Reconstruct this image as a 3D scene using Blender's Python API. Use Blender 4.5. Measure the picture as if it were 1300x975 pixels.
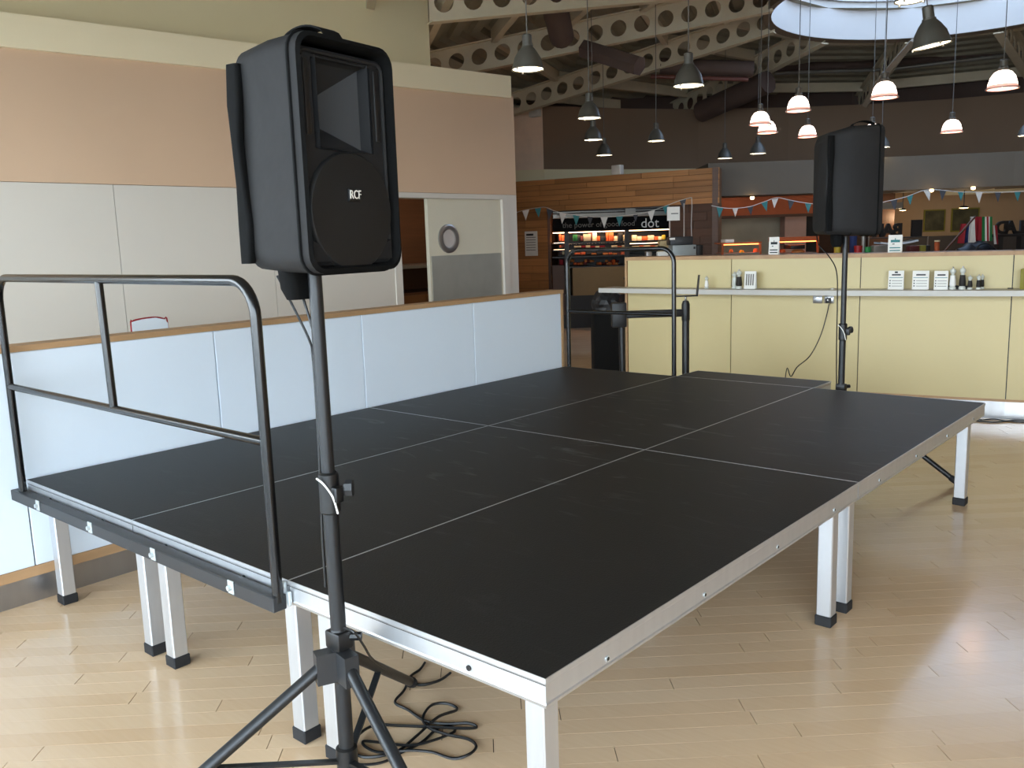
import bpy, bmesh, math, random
from mathutils import Vector, Matrix
random.seed(7)
sc = bpy.context.scene
for o in list(bpy.data.objects): bpy.data.objects.remove(o)
COL = sc.collection
PI = math.pi
H = 0.59                                     # height of the stage top above the floor

# ---------------------------------------------------------------- camera
YAW, PITCH, ROLL, FPX = -0.7175045, -0.1621734, -0.0318918, 1114.914
CAM = Vector((4.190835, -1.448922, 0.994984 + H))
FW = Vector((math.sin(YAW)*math.cos(PITCH), math.cos(YAW)*math.cos(PITCH), math.sin(PITCH)))
_r = Vector((math.cos(YAW), -math.sin(YAW), 0)); _u = _r.cross(FW)
RT = math.cos(ROLL)*_r + math.sin(ROLL)*_u
UP = -math.sin(ROLL)*_r + math.cos(ROLL)*_u
cd = bpy.data.cameras.new('camera'); cam = bpy.data.objects.new('camera', cd); COL.objects.link(cam)
cam.matrix_world = Matrix(((RT.x, UP.x, -FW.x, CAM.x), (RT.y, UP.y, -FW.y, CAM.y), (RT.z, UP.z, -FW.z, CAM.z), (0, 0, 0, 1)))
cd.sensor_width = 36; cd.lens = FPX/1300*36; cd.clip_start = 0.05; cd.clip_end = 200
sc.camera = cam

# ---------------------------------------------------------------- world, daylight, exposure
sc.view_settings.view_transform = 'Standard'; sc.view_settings.look = 'None'
sc.view_settings.gamma = 1; sc.view_settings.use_curve_mapping = False
sc.view_settings.exposure = 0.35
w = bpy.data.worlds.new('sky'); sc.world = w; w.use_nodes = True
nt = w.node_tree; bg = nt.nodes['Background']
tc = nt.nodes.new('ShaderNodeTexCoord'); sx = nt.nodes.new('ShaderNodeSeparateXYZ'); cr = nt.nodes.new('ShaderNodeValToRGB')
nt.links.new(tc.outputs['Generated'], sx.inputs[0]); nt.links.new(sx.outputs['Z'], cr.inputs[0]); nt.links.new(cr.outputs[0], bg.inputs[0])
cr.color_ramp.elements[0].position = 0.0; cr.color_ramp.elements[0].color = (0.86, 0.93, 1.0, 1)
cr.color_ramp.elements[1].position = 0.7; cr.color_ramp.elements[1].color = (0.58, 0.76, 1.0, 1)
bg.inputs[1].default_value = 12.0
def portal(name, loc, rot, sx_, sy_):
    l = bpy.data.lights.new(name, 'AREA'); l.shape = 'RECTANGLE'; l.size = sx_; l.size_y = sy_; l.cycles.is_portal = True
    o = bpy.data.objects.new(name, l); COL.objects.link(o); o.location = loc; o.rotation_euler = rot
portal('window_daylight', (2.9, -2.42, 1.6), (PI/2, 0, 0), 12.0, 3.0)
portal('skylight_daylight', (0.535, 12.385, 5.42), (0, 0, 0), 4.9, 4.9)

# ---------------------------------------------------------------- helpers: pixels of the photograph to places
FH = Vector((FW.x, FW.y, 0)).normalized(); RH = Vector((FH.y, -FH.x, 0))
def ray(px, py): return RT*((px-650)/FPX) - UP*((py-487.5)/FPX) + FW
def at(px, py, D):                          # point at horizontal distance D along the view axis
    d = ray(px, py); return CAM + d*(D/d.dot(FH))
def onz(px, py, z):
    d = ray(px, py); return CAM + d*((z-CAM.z)/d.z)
def pj(p):
    d = Vector(p)-CAM; z = d.dot(FW); return 650+FPX*d.dot(RT)/z, 487.5-FPX*d.dot(UP)/z, z

# ---------------------------------------------------------------- helpers: materials
def lin(c):
    return tuple((x/12.92 if x <= .04045 else ((x+.055)/1.055)**2.4) for x in [v/255 for v in c]) + (1,)
MATS = {}
def mat(name, rgb, rough=0.5, metal=0.0, var=0.06, scale=8.0, bump=0.0, bscale=60.0, spec=0.5, coat=0.0, stretch=None, obj_var=0.0):
    if name in MATS: return MATS[name]
    m = bpy.data.materials.new(name); m.use_nodes = True; n = m.node_tree.nodes; L = m.node_tree.links
    b = n['Principled BSDF']; b.inputs['Roughness'].default_value = rough; b.inputs['Metallic'].default_value = metal
    b.inputs['Specular IOR Level'].default_value = spec; b.inputs['Coat Weight'].default_value = coat; b.inputs['Coat Roughness'].default_value = 0.12
    t = n.new('ShaderNodeTexCoord'); mp = n.new('ShaderNodeMapping'); L.new(t.outputs['Object'], mp.inputs[0])
    if stretch: mp.inputs['Scale'].default_value = stretch
    no = n.new('ShaderNodeTexNoise'); no.inputs['Scale'].default_value = scale; no.inputs['Detail'].default_value = 4
    L.new(mp.outputs[0], no.inputs['Vector'])
    c = lin(rgb); mix = n.new('ShaderNodeMix'); mix.data_type = 'RGBA'
    lo = tuple(x*(1-var*1.6) for x in c[:3])+(1,); hi = tuple(min(1, x*(1+var*1.6)) for x in c[:3])+(1,)
    mix.inputs['A'].default_value = lo; mix.inputs['B'].default_value = hi
    L.new(no.outputs['Fac'], mix.inputs['Factor'])
    out = mix.outputs['Result']
    if obj_var:
        oi = n.new('ShaderNodeObjectInfo'); mr = n.new('ShaderNodeMapRange'); mr.inputs[3].default_value = 1-obj_var; mr.inputs[4].default_value = 1+obj_var
        L.new(oi.outputs['Random'], mr.inputs[0]); hs = n.new('ShaderNodeHueSaturation'); L.new(mr.outputs[0], hs.inputs['Value']); L.new(out, hs.inputs['Color']); out = hs.outputs[0]
    L.new(out, b.inputs['Base Color'])
    if bump:
        n2 = n.new('ShaderNodeTexNoise'); n2.inputs['Scale'].default_value = bscale; n2.inputs['Detail'].default_value = 3
        L.new(mp.outputs[0], n2.inputs['Vector'])
        bp = n.new('ShaderNodeBump'); bp.inputs['Strength'].default_value = bump; bp.inputs['Distance'].default_value = 0.01
        L.new(n2.outputs['Fac'], bp.inputs['Height']); L.new(bp.outputs[0], b.inputs['Normal'])
    MATS[name] = m; return m
def emit(name, rgb, strength):
    if name in MATS: return MATS[name]
    m = bpy.data.materials.new(name); m.use_nodes = True; b = m.node_tree.nodes['Principled BSDF']
    b.inputs['Base Color'].default_value = lin(rgb); b.inputs['Emission Color'].default_value = lin(rgb); b.inputs['Emission Strength'].default_value = strength
    MATS[name] = m; return m
def glass(name, tint, gloss=0.12, rough=0.03):
    if name in MATS: return MATS[name]
    m = bpy.data.materials.new(name); m.use_nodes = True; n = m.node_tree.nodes; L = m.node_tree.links
    n.remove(n['Principled BSDF']); out = n['Material Output']
    a = n.new('ShaderNodeBsdfTransparent'); a.inputs[0].default_value = tint+(1,)
    g = n.new('ShaderNodeBsdfGlossy'); g.inputs['Roughness'].default_value = rough
    mx = n.new('ShaderNodeMixShader'); mx.inputs[0].default_value = gloss
    L.new(a.outputs[0], mx.inputs[1]); L.new(g.outputs[0], mx.inputs[2]); L.new(mx.outputs[0], out.inputs[0])
    MATS[name] = m; return m

M = dict(
 subfloor=mat('subfloor', (92, 70, 50), .9),
 alu=mat('aluminium', (205, 207, 210), .38, .75, .05, 30, stretch=(1, 1, .1)),
 rubber=mat('rubber', (28, 28, 30), .7),
 blackmetal=mat('black_paint', (17, 17, 18), .24, .0, .1, spec=.55),
 standmetal=mat('stand_paint', (30, 31, 33), .4, .15, .1),
 zinc=mat('zinc', (205, 212, 214), .35, .6),
 white=mat('white_laminate', (222, 232, 242), .42, 0, .015, 3),
 oak=mat('oak', (172, 136, 98), .5, 0, .18, 9, stretch=(1, .15, 1)),
 yellow=mat('cream_laminate', (199, 183, 135), .45, 0, .02, 3),
 steel=mat('brushed_steel', (165, 164, 164), .28, .85, .1, 14, stretch=(1, 1, .2)),
 tan=mat('tan_paint', (212, 181, 152), .8, 0, .03, 1.2),
 cream=mat('cream_paint', (236, 222, 182), .8, 0, .03, 1.0),
 cream2=mat('cream_band_lit', (244, 230, 196), .75, 0, .02, 1.0),  # same cream made paler, light on the projecting band put into its colour
 panel=mat('wall_panel', (214, 208, 198), .5, 0, .02, 1.5),
 brown=mat('brown_paint', (134, 110, 88), .85, 0, .03, 1.0),
 grey=mat('bulkhead_paint', (98, 88, 74), .8, 0, .03),
 ring=mat('ring_paint', (112, 96, 76), .6),
 wood=mat('cladding_wood', (172, 120, 72), .5, 0, .2, 5, stretch=(.3, .3, 6), obj_var=.22),
 darkwood=mat('dark_wood', (82, 52, 32), .5, 0, .2, 5, stretch=(.3, .3, 6), obj_var=.15),
 beam=mat('beam_paint', (206, 192, 164), .6, 0, .05),
 deckmetal=mat('roof_deck', (150, 142, 120), .6, 0, .08),
 duct=mat('dark_duct', (84, 66, 58), .75, .0),
 pipe=mat('pipe_metal', (140, 138, 132), .4, .5),
 lampgrey=mat('lamp_grey', (84, 81, 74), .4, .2),
 cord=mat('cord', (110, 106, 100), .6),
 bag=mat('bag_nylon', (33, 32, 32), .7, 0, .15, 6, bump=.5, bscale=9, spec=.2),
 bagedge=mat('bag_trim', (9, 9, 9), .85, bump=.1, spec=.15),
 cab=mat('speaker_plastic', (28, 28, 29), .6, 0, .05, bump=.1, bscale=300, spec=.25),
 paper=mat('paper', (232, 230, 224), .8, 0, .02),
 ink=mat('ink', (40, 48, 50), .8),
 teal=mat('teal_cotton', (62, 128, 130), .85), greyflag=mat('grey_cotton', (74, 74, 78), .85), whiteflag=mat('white_cotton', (220, 216, 208), .85),
 black=mat('black_plastic', (16, 16, 17), .45), charcoal=mat('charcoal_plastic', (40, 41, 43), .45),
 copper=mat('copper_panel', (186, 98, 60), .4, .5), pink=mat('pink_panel', (190, 150, 132), .7),
 creambase=mat('cream_base', (170, 146, 104), .6), red=mat('red_cloth', (150, 28, 38), .8), blue=mat('blue_cloth', (36, 52, 100), .8),
 green=mat('green_cloth', (30, 112, 58), .8), whitecloth=mat('white_cloth', (216, 212, 204), .8),
 yellowp=mat('yellow_plastic', (190, 168, 50), .5), redp=mat('red_plastic', (170, 30, 34), .45), greenp=mat('green_plastic', (24, 140, 64), .45),
 olive=mat('olive_card', (130, 122, 40), .6), clear=mat('clear_acrylic', (205, 208, 200), .15), pepper=mat('peppercorns', (34, 30, 26), .7, 0, .4, 300),
 salt=mat('salt', (236, 234, 228), .7), orange=mat('orange_pack', (205, 92, 40), .5), bread=mat('crust', (178, 110, 58), .7, 0, .3, 20), cream3=mat('cream_pack', (226, 206, 168), .6),
 maroon=mat('dark_pack', (82, 26, 22), .5), poster=mat('poster_print', (70, 66, 44), .6, 0, .9, 7, stretch=(1, 1, 1)),
 lens=emit('lamp_lens', (255, 236, 196), 6.0), bulb=emit('lamp_bulb', (255, 236, 222), 9.0),
 shade=emit('prismatic_shade', (255, 228, 212), 4.0), skirt=emit('shade_skirt', (236, 176, 158), .75), heat=emit('heat_lamp', (255, 120, 60), 7.0), cool=emit('case_light', (255, 205, 160), 6.0),
 down=emit('downlight', (255, 214, 150), 8.0), led=emit('led', (255, 246, 220), 1.5),
 glasswin=glass('window_glass', (.95, .97, .97), .06), glassroof=glass('skylight_glass', (.20, .225, .265), .08),
)

# floor boards: pale maple; each board carries its own tone in an attribute
def floor_mat():
    m = bpy.data.materials.new('maple_boards'); m.use_nodes = True; n = m.node_tree.nodes; L = m.node_tree.links
    b = n['Principled BSDF']; b.inputs['Roughness'].default_value = .22; b.inputs['Specular IOR Level'].default_value = .5
    a = n.new('ShaderNodeAttribute'); a.attribute_name = 'tone'
    g = n.new('ShaderNodeNewGeometry'); mp = n.new('ShaderNodeMapping'); mp.inputs['Rotation'].default_value = (0, 0, -math.radians(43.0)); mp.inputs['Scale'].default_value = (3, 34, 1)
    L.new(g.outputs['Position'], mp.inputs[0])
    no = n.new('ShaderNodeTexNoise'); no.inputs['Scale'].default_value = 2.2; no.inputs['Detail'].default_value = 5; L.new(mp.outputs[0], no.inputs['Vector'])
    r = n.new('ShaderNodeValToRGB'); r.color_ramp.elements[0].color = lin((220, 182, 142)); r.color_ramp.elements[1].color = lin((238, 208, 172))
    mm = n.new('ShaderNodeMath'); mm.operation = 'MULTIPLY_ADD'; mm.inputs[1].default_value = .5; L.new(no.outputs['Fac'], mm.inputs[0])
    m2 = n.new('ShaderNodeMath'); m2.operation = 'MULTIPLY_ADD'; m2.inputs[1].default_value = .38; m2.inputs[2].default_value = .06; L.new(a.outputs['Fac'], m2.inputs[0]); L.new(m2.outputs[0], mm.inputs[2])
    L.new(mm.outputs[0], r.inputs[0]); L.new(r.outputs[0], b.inputs['Base Color'])
    n3 = n.new('ShaderNodeTexNoise'); n3.inputs['Scale'].default_value = 1.6; L.new(g.outputs['Position'], n3.inputs['Vector'])
    mr = n.new('ShaderNodeMapRange'); mr.inputs[3].default_value = .10; mr.inputs[4].default_value = .22; L.new(n3.outputs['Fac'], mr.inputs[0]); L.new(mr.outputs[0], b.inputs['Roughness'])
    return m
M['maple'] = floor_mat()
def deck_mat():
    m = bpy.data.materials.new('phenolic_deck'); m.use_nodes = True; n = m.node_tree.nodes; L = m.node_tree.links
    b = n['Principled BSDF']; b.inputs['Specular IOR Level'].default_value = .28
    g = n.new('ShaderNodeNewGeometry')
    # scuffs: sparse pale streaks
    mp = n.new('ShaderNodeMapping'); mp.inputs['Rotation'].default_value = (0, 0, .6); mp.inputs['Scale'].default_value = (2.2, 9, 1); L.new(g.outputs['Position'], mp.inputs[0])
    s = n.new('ShaderNodeTexNoise'); s.inputs['Scale'].default_value = 1.5; s.inputs['Detail'].default_value = 6; s.inputs['Distortion'].default_value = 1.2; L.new(mp.outputs[0], s.inputs['Vector'])
    cr_ = n.new('ShaderNodeValToRGB'); cr_.color_ramp.elements[0].position = .605; cr_.color_ramp.elements[0].color = (0, 0, 0, 1); cr_.color_ramp.elements[1].position = .80; cr_.color_ramp.elements[1].color = (1, 1, 1, 1)
    L.new(s.outputs['Fac'], cr_.inputs[0])
    mix = n.new('ShaderNodeMix'); mix.data_type = 'RGBA'; mix.inputs['A'].default_value = lin((33, 32, 31)); mix.inputs['B'].default_value = lin((104, 104, 104)); vd = n.new('ShaderNodeVectorMath'); vd.operation = 'DISTANCE'; vd.inputs[1].default_value = (1.45, 2.3, H); L.new(g.outputs['Position'], vd.inputs[0])
    mk_ = n.new('ShaderNodeMapRange'); mk_.inputs[1].default_value = .5; mk_.inputs[2].default_value = 1.9; mk_.inputs[3].default_value = 1.0; mk_.inputs[4].default_value = .12; L.new(vd.outputs['Value'], mk_.inputs[0])
    ml = n.new('ShaderNodeMath'); ml.operation = 'MULTIPLY'; L.new(cr_.outputs[0], ml.inputs[0]); L.new(mk_.outputs[0], ml.inputs[1])
    L.new(ml.outputs[0], mix.inputs['Factor'])
    L.new(mix.outputs['Result'], b.inputs['Base Color']); b.inputs['Roughness'].default_value = .5
    v = n.new('ShaderNodeTexVoronoi'); v.inputs['Scale'].default_value = 160; L.new(g.outputs['Position'], v.inputs['Vector'])
    bp = n.new('ShaderNodeBump'); bp.inputs['Strength'].default_value = .25; bp.inputs['Distance'].default_value = .002; L.new(v.outputs['Distance'], bp.inputs['Height']); L.new(bp.outputs[0], b.inputs['Normal'])
    return m
M['deck'] = deck_mat()
def grille_mat():
    m = bpy.data.materials.new('speaker_grille'); m.use_nodes = True; n = m.node_tree.nodes; L = m.node_tree.links
    b = n['Principled BSDF']; b.inputs['Roughness'].default_value = .6
    t = n.new('ShaderNodeTexCoord'); v = n.new('ShaderNodeTexVoronoi'); v.inputs['Scale'].default_value = 230; v.inputs['Randomness'].default_value = .0; L.new(t.outputs['Object'], v.inputs['Vector'])
    r = n.new('ShaderNodeValToRGB'); r.color_ramp.elements[0].position = .28; r.color_ramp.elements[0].color = lin((4, 4, 5)); r.color_ramp.elements[1].position = .4; r.color_ramp.elements[1].color = lin((15, 15, 16))
    L.new(v.outputs['Distance'], r.inputs[0]); L.new(r.outputs[0], b.inputs['Base Color'])
    return m
M['grille'] = grille_mat()

# ---------------------------------------------------------------- helpers: meshes and objects
def tag(o, label=None, cat=None, group=None, kind=None):
    if label: o['label'] = label
    if cat: o['category'] = cat
    if group: o['group'] = group
    if kind: o['kind'] = kind
    return o
def empty(name, loc=(0, 0, 0), rz=0.0, label=None, cat=None, group=None, kind=None, parent=None):
    o = bpy.data.objects.new(name, None); COL.objects.link(o); o.location = loc; o.rotation_euler = (0, 0, rz); o.empty_display_size = .1
    if parent: o.parent = parent
    return tag(o, label, cat, group, kind)
def wloc(o):                                  # place of an object whose ancestors are only moved, not turned
    v = Vector((0, 0, 0))
    while o: v += o.location; o = o.parent
    return v
class MB:
    def __init__(s): s.v = []; s.f = []; s.sm = []
    def add(s, vs, fs, smooth=False, mx=None):
        k = len(s.v); s.v += [tuple(mx @ Vector(p)) if mx else tuple(p) for p in vs]; s.f += [tuple(i+k for i in f) for f in fs]; s.sm += [smooth]*len(fs); return s
    def box(s, x0, x1, y0, y1, z0, z1, mx=None):
        vs = [(x, y, z) for x in (x0, x1) for y in (y0, y1) for z in (z0, z1)]
        return s.add(vs, [(0, 1, 3, 2), (4, 6, 7, 5), (0, 4, 5, 1), (2, 3, 7, 6), (0, 2, 6, 4), (1, 5, 7, 3)], False, mx)
    def rbox(s, x0, x1, y0, y1, z0, z1, r=.01, seg=2, mx=None, smooth=True):
        bm = bmesh.new(); bmesh.ops.create_cube(bm, size=1)
        for v in bm.verts: v.co = ((x0+x1)/2+v.co.x*(x1-x0), (y0+y1)/2+v.co.y*(y1-y0), (z0+z1)/2+v.co.z*(z1-z0))
        bmesh.ops.bevel(bm, geom=list(bm.edges), offset=r, segments=seg, profile=.5, affect='EDGES')
        return s.bm(bm, smooth, mx)
    def bm(s, bm, smooth=False, mx=None):
        bm.verts.index_update(); s.add([v.co[:] for v in bm.verts], [[v.index for v in f.verts] for f in bm.faces], smooth, mx); bm.free(); return s
    def tube(s, pts, r, seg=12, cap=True, closed=False, mx=None):
        pts = [Vector(p) for p in pts]; n = len(pts); rs = r if isinstance(r, (list, tuple)) else [r]*n
        vs = []; fs = []; prev = None
        for i, p in enumerate(pts):
            a = pts[(i-1) % n] if (i > 0 or closed) else p; b = pts[(i+1) % n] if (i < n-1 or closed) else p
            t = (b-a).normalized()
            if prev is None:
                q = Vector((0, 0, 1)) if abs(t.z) < .9 else Vector((1, 0, 0)); u = t.cross(q).normalized()
            else:
                u = (prev-t*prev.dot(t)).normalized()
            prev = u; w_ = t.cross(u)
            for k in range(seg):
                c = 2*PI*k/seg; vs.append(p+(u*math.cos(c)+w_*math.sin(c))*rs[i])
        m = n if closed else n-1
        for i in range(m):
            j = (i+1) % n
            for k in range(seg): fs.append((i*seg+k, i*seg+(k+1) % seg, j*seg+(k+1) % seg, j*seg+k))
        s.add(vs, fs, True, mx)
        if cap and not closed:
            s.add(vs[:seg], [tuple(range(seg))[::-1]], False, mx); s.add(vs[-seg:], [tuple(range(seg))], False, mx)
        return s
    def cyl(s, a, b, r, seg=16, mx=None): return s.tube([a, b], r, seg, True, False, mx)
    def lathe(s, prof, c=(0, 0, 0), seg=24, mx=None, smooth=True):     # profile of (radius, z), from bottom to top
        vs = []; fs = []
        for r, z in prof:
            for k in range(seg): vs.append((c[0]+r*math.cos(2*PI*k/seg), c[1]+r*math.sin(2*PI*k/seg), c[2]+z))
        for i in range(len(prof)-1):
            for k in range(seg): fs.append((i*seg+k, i*seg+(k+1) % seg, (i+1)*seg+(k+1) % seg, (i+1)*seg+k))
        return s.add(vs, fs, smooth, mx)
    def disc(s, c, r, seg=24, up=True, mx=None):
        vs = [(c[0]+r*math.cos(2*PI*k/seg), c[1]+r*math.sin(2*PI*k/seg), c[2]) for k in range(seg)]
        return s.add(vs, [tuple(range(seg)) if up else tuple(range(seg))[::-1]], False, mx)
    def prism(s, poly, z0, z1, mx=None):       # polygon in x,y drawn up between two heights
        n = len(poly); vs = [(p[0], p[1], z0) for p in poly]+[(p[0], p[1], z1) for p in poly]
        fs = [tuple(range(n))[::-1], tuple(range(n, 2*n))]+[(i, (i+1) % n, n+(i+1) % n, n+i) for i in range(n)]
        return s.add(vs, fs, False, mx)
    def quadbox(s, a, b, z0a, z1a, z0b, z1b, th):   # upright slab between plan points a and b, th thick away to the left of a->b
        d = Vector((b[0]-a[0], b[1]-a[1], 0)).normalized(); nn = Vector((-d.y, d.x, 0))*th
        vs = [(a[0], a[1], z0a), (b[0], b[1], z0b), (b[0], b[1], z1b), (a[0], a[1], z1a)]
        vs += [(v[0]+nn.x, v[1]+nn.y, v[2]) for v in vs]
        return s.add(vs, [(0, 1, 2, 3), (7, 6, 5, 4), (0, 4, 5, 1), (1, 5, 6, 2), (2, 6, 7, 3), (3, 7, 4, 0)])
    def build(s, name, m, parent=None, local=False):
        off = Vector((0, 0, 0)) if (local or not parent) else wloc(parent)
        me = bpy.data.meshes.new(name); me.from_pydata([tuple(Vector(p)-off) for p in s.v], [], s.f)
        me.polygons.foreach_set('use_smooth', s.sm); me.materials.append(m); me.update()
        bm = bmesh.new(); bm.from_mesh(me); bmesh.ops.remove_doubles(bm, verts=list(bm.verts), dist=1e-6); bmesh.ops.recalc_face_normals(bm, faces=list(bm.faces)); bm.to_mesh(me); bm.free()
        if any(s.sm): me.set_sharp_from_angle(angle=math.radians(40))
        o = bpy.data.objects.new(name, me); COL.objects.link(o)
        if parent: o.parent = parent
        return o
def copy_tree(o, parent=None):
    c = o.copy(); COL.objects.link(c); c.parent = parent
    for ch in list(o.children): copy_tree(ch, c)
    return c
def text(name, body, m, parent, size, mx, depth=.001, align='CENTER'):
    cu = bpy.data.curves.new(name, 'FONT'); cu.body = body; cu.size = size; cu.extrude = depth; cu.align_x = align; cu.align_y = 'CENTER'; cu.resolution_u = 3
    t = bpy.data.objects.new(name, cu); COL.objects.link(t)
    me = bpy.data.meshes.new_from_object(t.evaluated_get(bpy.context.evaluated_depsgraph_get())); bpy.data.objects.remove(t)
    me.transform(mx); me.materials.clear(); me.materials.append(m)
    o = bpy.data.objects.new(name, me); COL.objects.link(o); o.parent = parent
    return o
def Rz(a): return Matrix.Rotation(a, 4, 'Z')
def T(*a): return Matrix.Translation(Vector(a))
def bez(pts, n=8):                            # smooth path through points (Catmull-Rom)
    P = [Vector(p) for p in pts]; out = []
    for i in range(len(P)-1):
        a = P[max(i-1, 0)]; b = P[i]; c = P[i+1]; d = P[min(i+2, len(P)-1)]
        for k in range(n):
            t = k/n; out.append(.5*((2*b)+(c-a)*t+(2*a-5*b+4*c-d)*t*t+(3*b-a-3*c+d)*t**3))
    out.append(P[-1]); return out
HV = math.atan2(RH.y, RH.x)                   # heading of the hall's cross direction (parallel to the kitchen front)

# ================================================================ SETTING
RC = Vector((0.535, 12.385, 0)); RR = 2.48; RZ = 4.125+H; KS = 0.154       # roof ring: centre, radius, beam underside there, slope
# ---- floor: boards laid at 43 degrees to the stage
def build_floor():
    fl = empty('floor', (0, 0, 0), kind='structure')
    MB().box(-9.5, 9.2, -2.6, 21, -.06, -.006).build('subfloor', M['subfloor'], fl)
    A = math.radians(43.0); c, s = math.cos(A), math.sin(A); W = .083
    near = []; rest = []
    rng = random.Random(3)
    v = -13.0
    while v < 21:
        u = -9.0+rng.random()*.5
        while u < 22:
            Ln = rng.choice((.42, .55, .68, .8, .95, 1.1))*rng.uniform(.9, 1.1)
            cx, cy = (u+Ln/2)*c-v*s, (u+Ln/2)*s+v*c
            if -9.4 < cx < 9.1 and -2.35 < cy < 20:
                px, py, z = pj((cx, cy, 0)); d = (Vector((cx, cy, 0))-CAM).length
                seen = z > .3 and -40 < px < 1340 and py < 1010
                if seen:                       # hidden by the stage top or the panelled partition?
                    t = (CAM.z-H)/CAM.z; q = CAM.lerp(Vector((cx, cy, 0)), t)
                    if 0 < q.x < 3 and 0 < q.y < 4 or cx < -.05: seen = False
                (near if seen else rest).append((d, u, Ln, v, rng.random()))
            u += Ln
        v += W
    near.sort(); rest += near[300:]; near = near[:300]
    def corners(u, Ln, v, h):
        g = .0005; e = .0014
        pts = [(u+e, v+g), (u+Ln-e, v+g), (u+Ln-e, v+W-g), (u+e, v+W-g)]
        vs = [(a*c-b*s, a*s+b*c, -.0062) for a, b in pts]+[(a*c-b*s, a*s+b*c, h) for a, b in pts]
        return vs
    F = [(4, 5, 6, 7), (0, 1, 5, 4), (1, 2, 6, 5), (2, 3, 7, 6), (3, 0, 4, 7)]
    def mk(name, lst):
        vs = []; fs = []; tn = []
        for d, u, Ln, v, t in lst:
            k = len(vs); vs += corners(u, Ln, v, -.00015*t); fs += [tuple(i+k for i in f) for f in F]; tn += [t]*len(F)
        me = bpy.data.meshes.new(name); me.from_pydata(vs, [], fs); at_ = me.attributes.new('tone', 'FLOAT', 'FACE'); at_.data.foreach_set('value', tn)
        me.materials.append(M['maple']); o = bpy.data.objects.new(name, me); COL.objects.link(o); o.parent = fl; return o
    for b in near: mk('floor_board', [b])
    mk('floor_boards', rest)['kind'] = 'stuff'
build_floor()
# ---- outside ground beyond the glazed front
MB().box(-14, 20, -30, -2.6, -.12, -.05).build('ground', mat('pale_paving', (176, 172, 164), .9))['kind'] = 'structure'

# ---- glazed front behind the camera (daylight comes in here) and plain right wall
wf = empty('wall_front', (0, -2.4, 0), kind='structure')
MB().box(-3.6, 9.2, -2.55, -2.35, 3.1, 4.75).build('lintel', M['cream'], wf)
MB().box(-3.6, 9.2, -2.55, -2.35, 0, .1).build('sill', M['steel'], wf)
wn = empty('window_1', (0, -2.45, 0), kind='structure')
for i in range(9): MB().box(-3.35+i*1.45, -3.28+i*1.45, -2.49, -2.41, .1, 3.1).build('mullion', M['steel'], wn)
for i in range(8): MB().box(-3.28+i*1.45, -1.90+i*1.45, -2.456, -2.45, .1, 3.1).build('pane', M['glasswin'], wn)
MB().box(9.0, 9.2, -2.55, 16.5, 0, 4.75).build('wall_right', M['tan'])['kind'] = 'structure'

# ---- left wall: tan paint over white panels, cream band and upper wall
wl = empty('wall_left', (-3.1, 0, 0), kind='structure')
X = -3.1; ZP = 1.552+H
MB().quadbox((X, 7.10), (X, -2.55), ZP, 2.74+H, ZP, 2.42+H, -.2).build('upper_paint', M['tan'], wl)
for a, b in ((-2.55, -.9), (-.9, .55), (.55, 2.004), (2.004, 3.492), (3.492, 5.02)):
    MB().box(-3.3, X, a+.003, b-.003, 0, ZP-.004).build('wall_panel', M['panel'], wl)
MB().box(-3.3, X, 6.93, 7.10, 0, ZP-.002).build('wall_panel', M['panel'], wl)
MB().add([(x, y, z) for x in (-3.28, -3.06) for y, z0, z1 in ((-2.55, 2.40, 2.64), (7.02, 2.71, 2.965)) for z in (z0+H, z1+H)],
         [(0, 1, 3, 2), (4, 6, 7, 5), (0, 4, 5, 1), (2, 3, 7, 6), (0, 2, 6, 4), (1, 5, 7, 3)]).build('cornice_band', M['cream2'], wl)
MB().box(-3.6, -3.35, -2.55, 5.95, 2.2+H, 4.7).build('recessed_upper_wall', M['cream'], wl)
MB().box(-9.5, -3.3, 7.02, 7.10, 0, 2.9+H).build('end_return', M['tan'], wl)
# door in the left wall
d1 = empty('door_1', (-3.1, 6.2, 0), kind='structure')
MB().box(-3.3, -3.085, 5.02, 5.12, 0, ZP-.03).box(-3.3, -3.085, 5.12, 6.93, ZP-.06, ZP-.004).box(-3.3, -3.085, 6.82, 6.93, 0, ZP-.06).build('door_frame', M['panel'], d1)
leaf = MB().box(-3.17, -3.12, 5.575, 6.815, .01, ZP-.062).build('door_leaf', mat('door_paint', (214, 208, 188), .5, 0, .015), d1)
MB().box(-3.119, -3.115, 5.60, 6.79, .05, .845+H).build('kick_plate', mat('kick_steel', (176, 178, 170), .42, .45, .12, 3), d1)
mx = T(-3.12, 5.885, 1.037+H) @ Matrix.Rotation(PI/2, 4, 'Y')
MB().lathe([(.105, 0), (.105, .022), (.135, .03), (.165, .018), (.165, 0)], seg=32, mx=mx).build('porthole_ring', M['steel'], d1)
MB().disc((0, 0, .006), .106, 32, mx=mx).build('porthole_glass', mat('milky_pane', (196, 188, 184), .3), d1)
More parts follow.
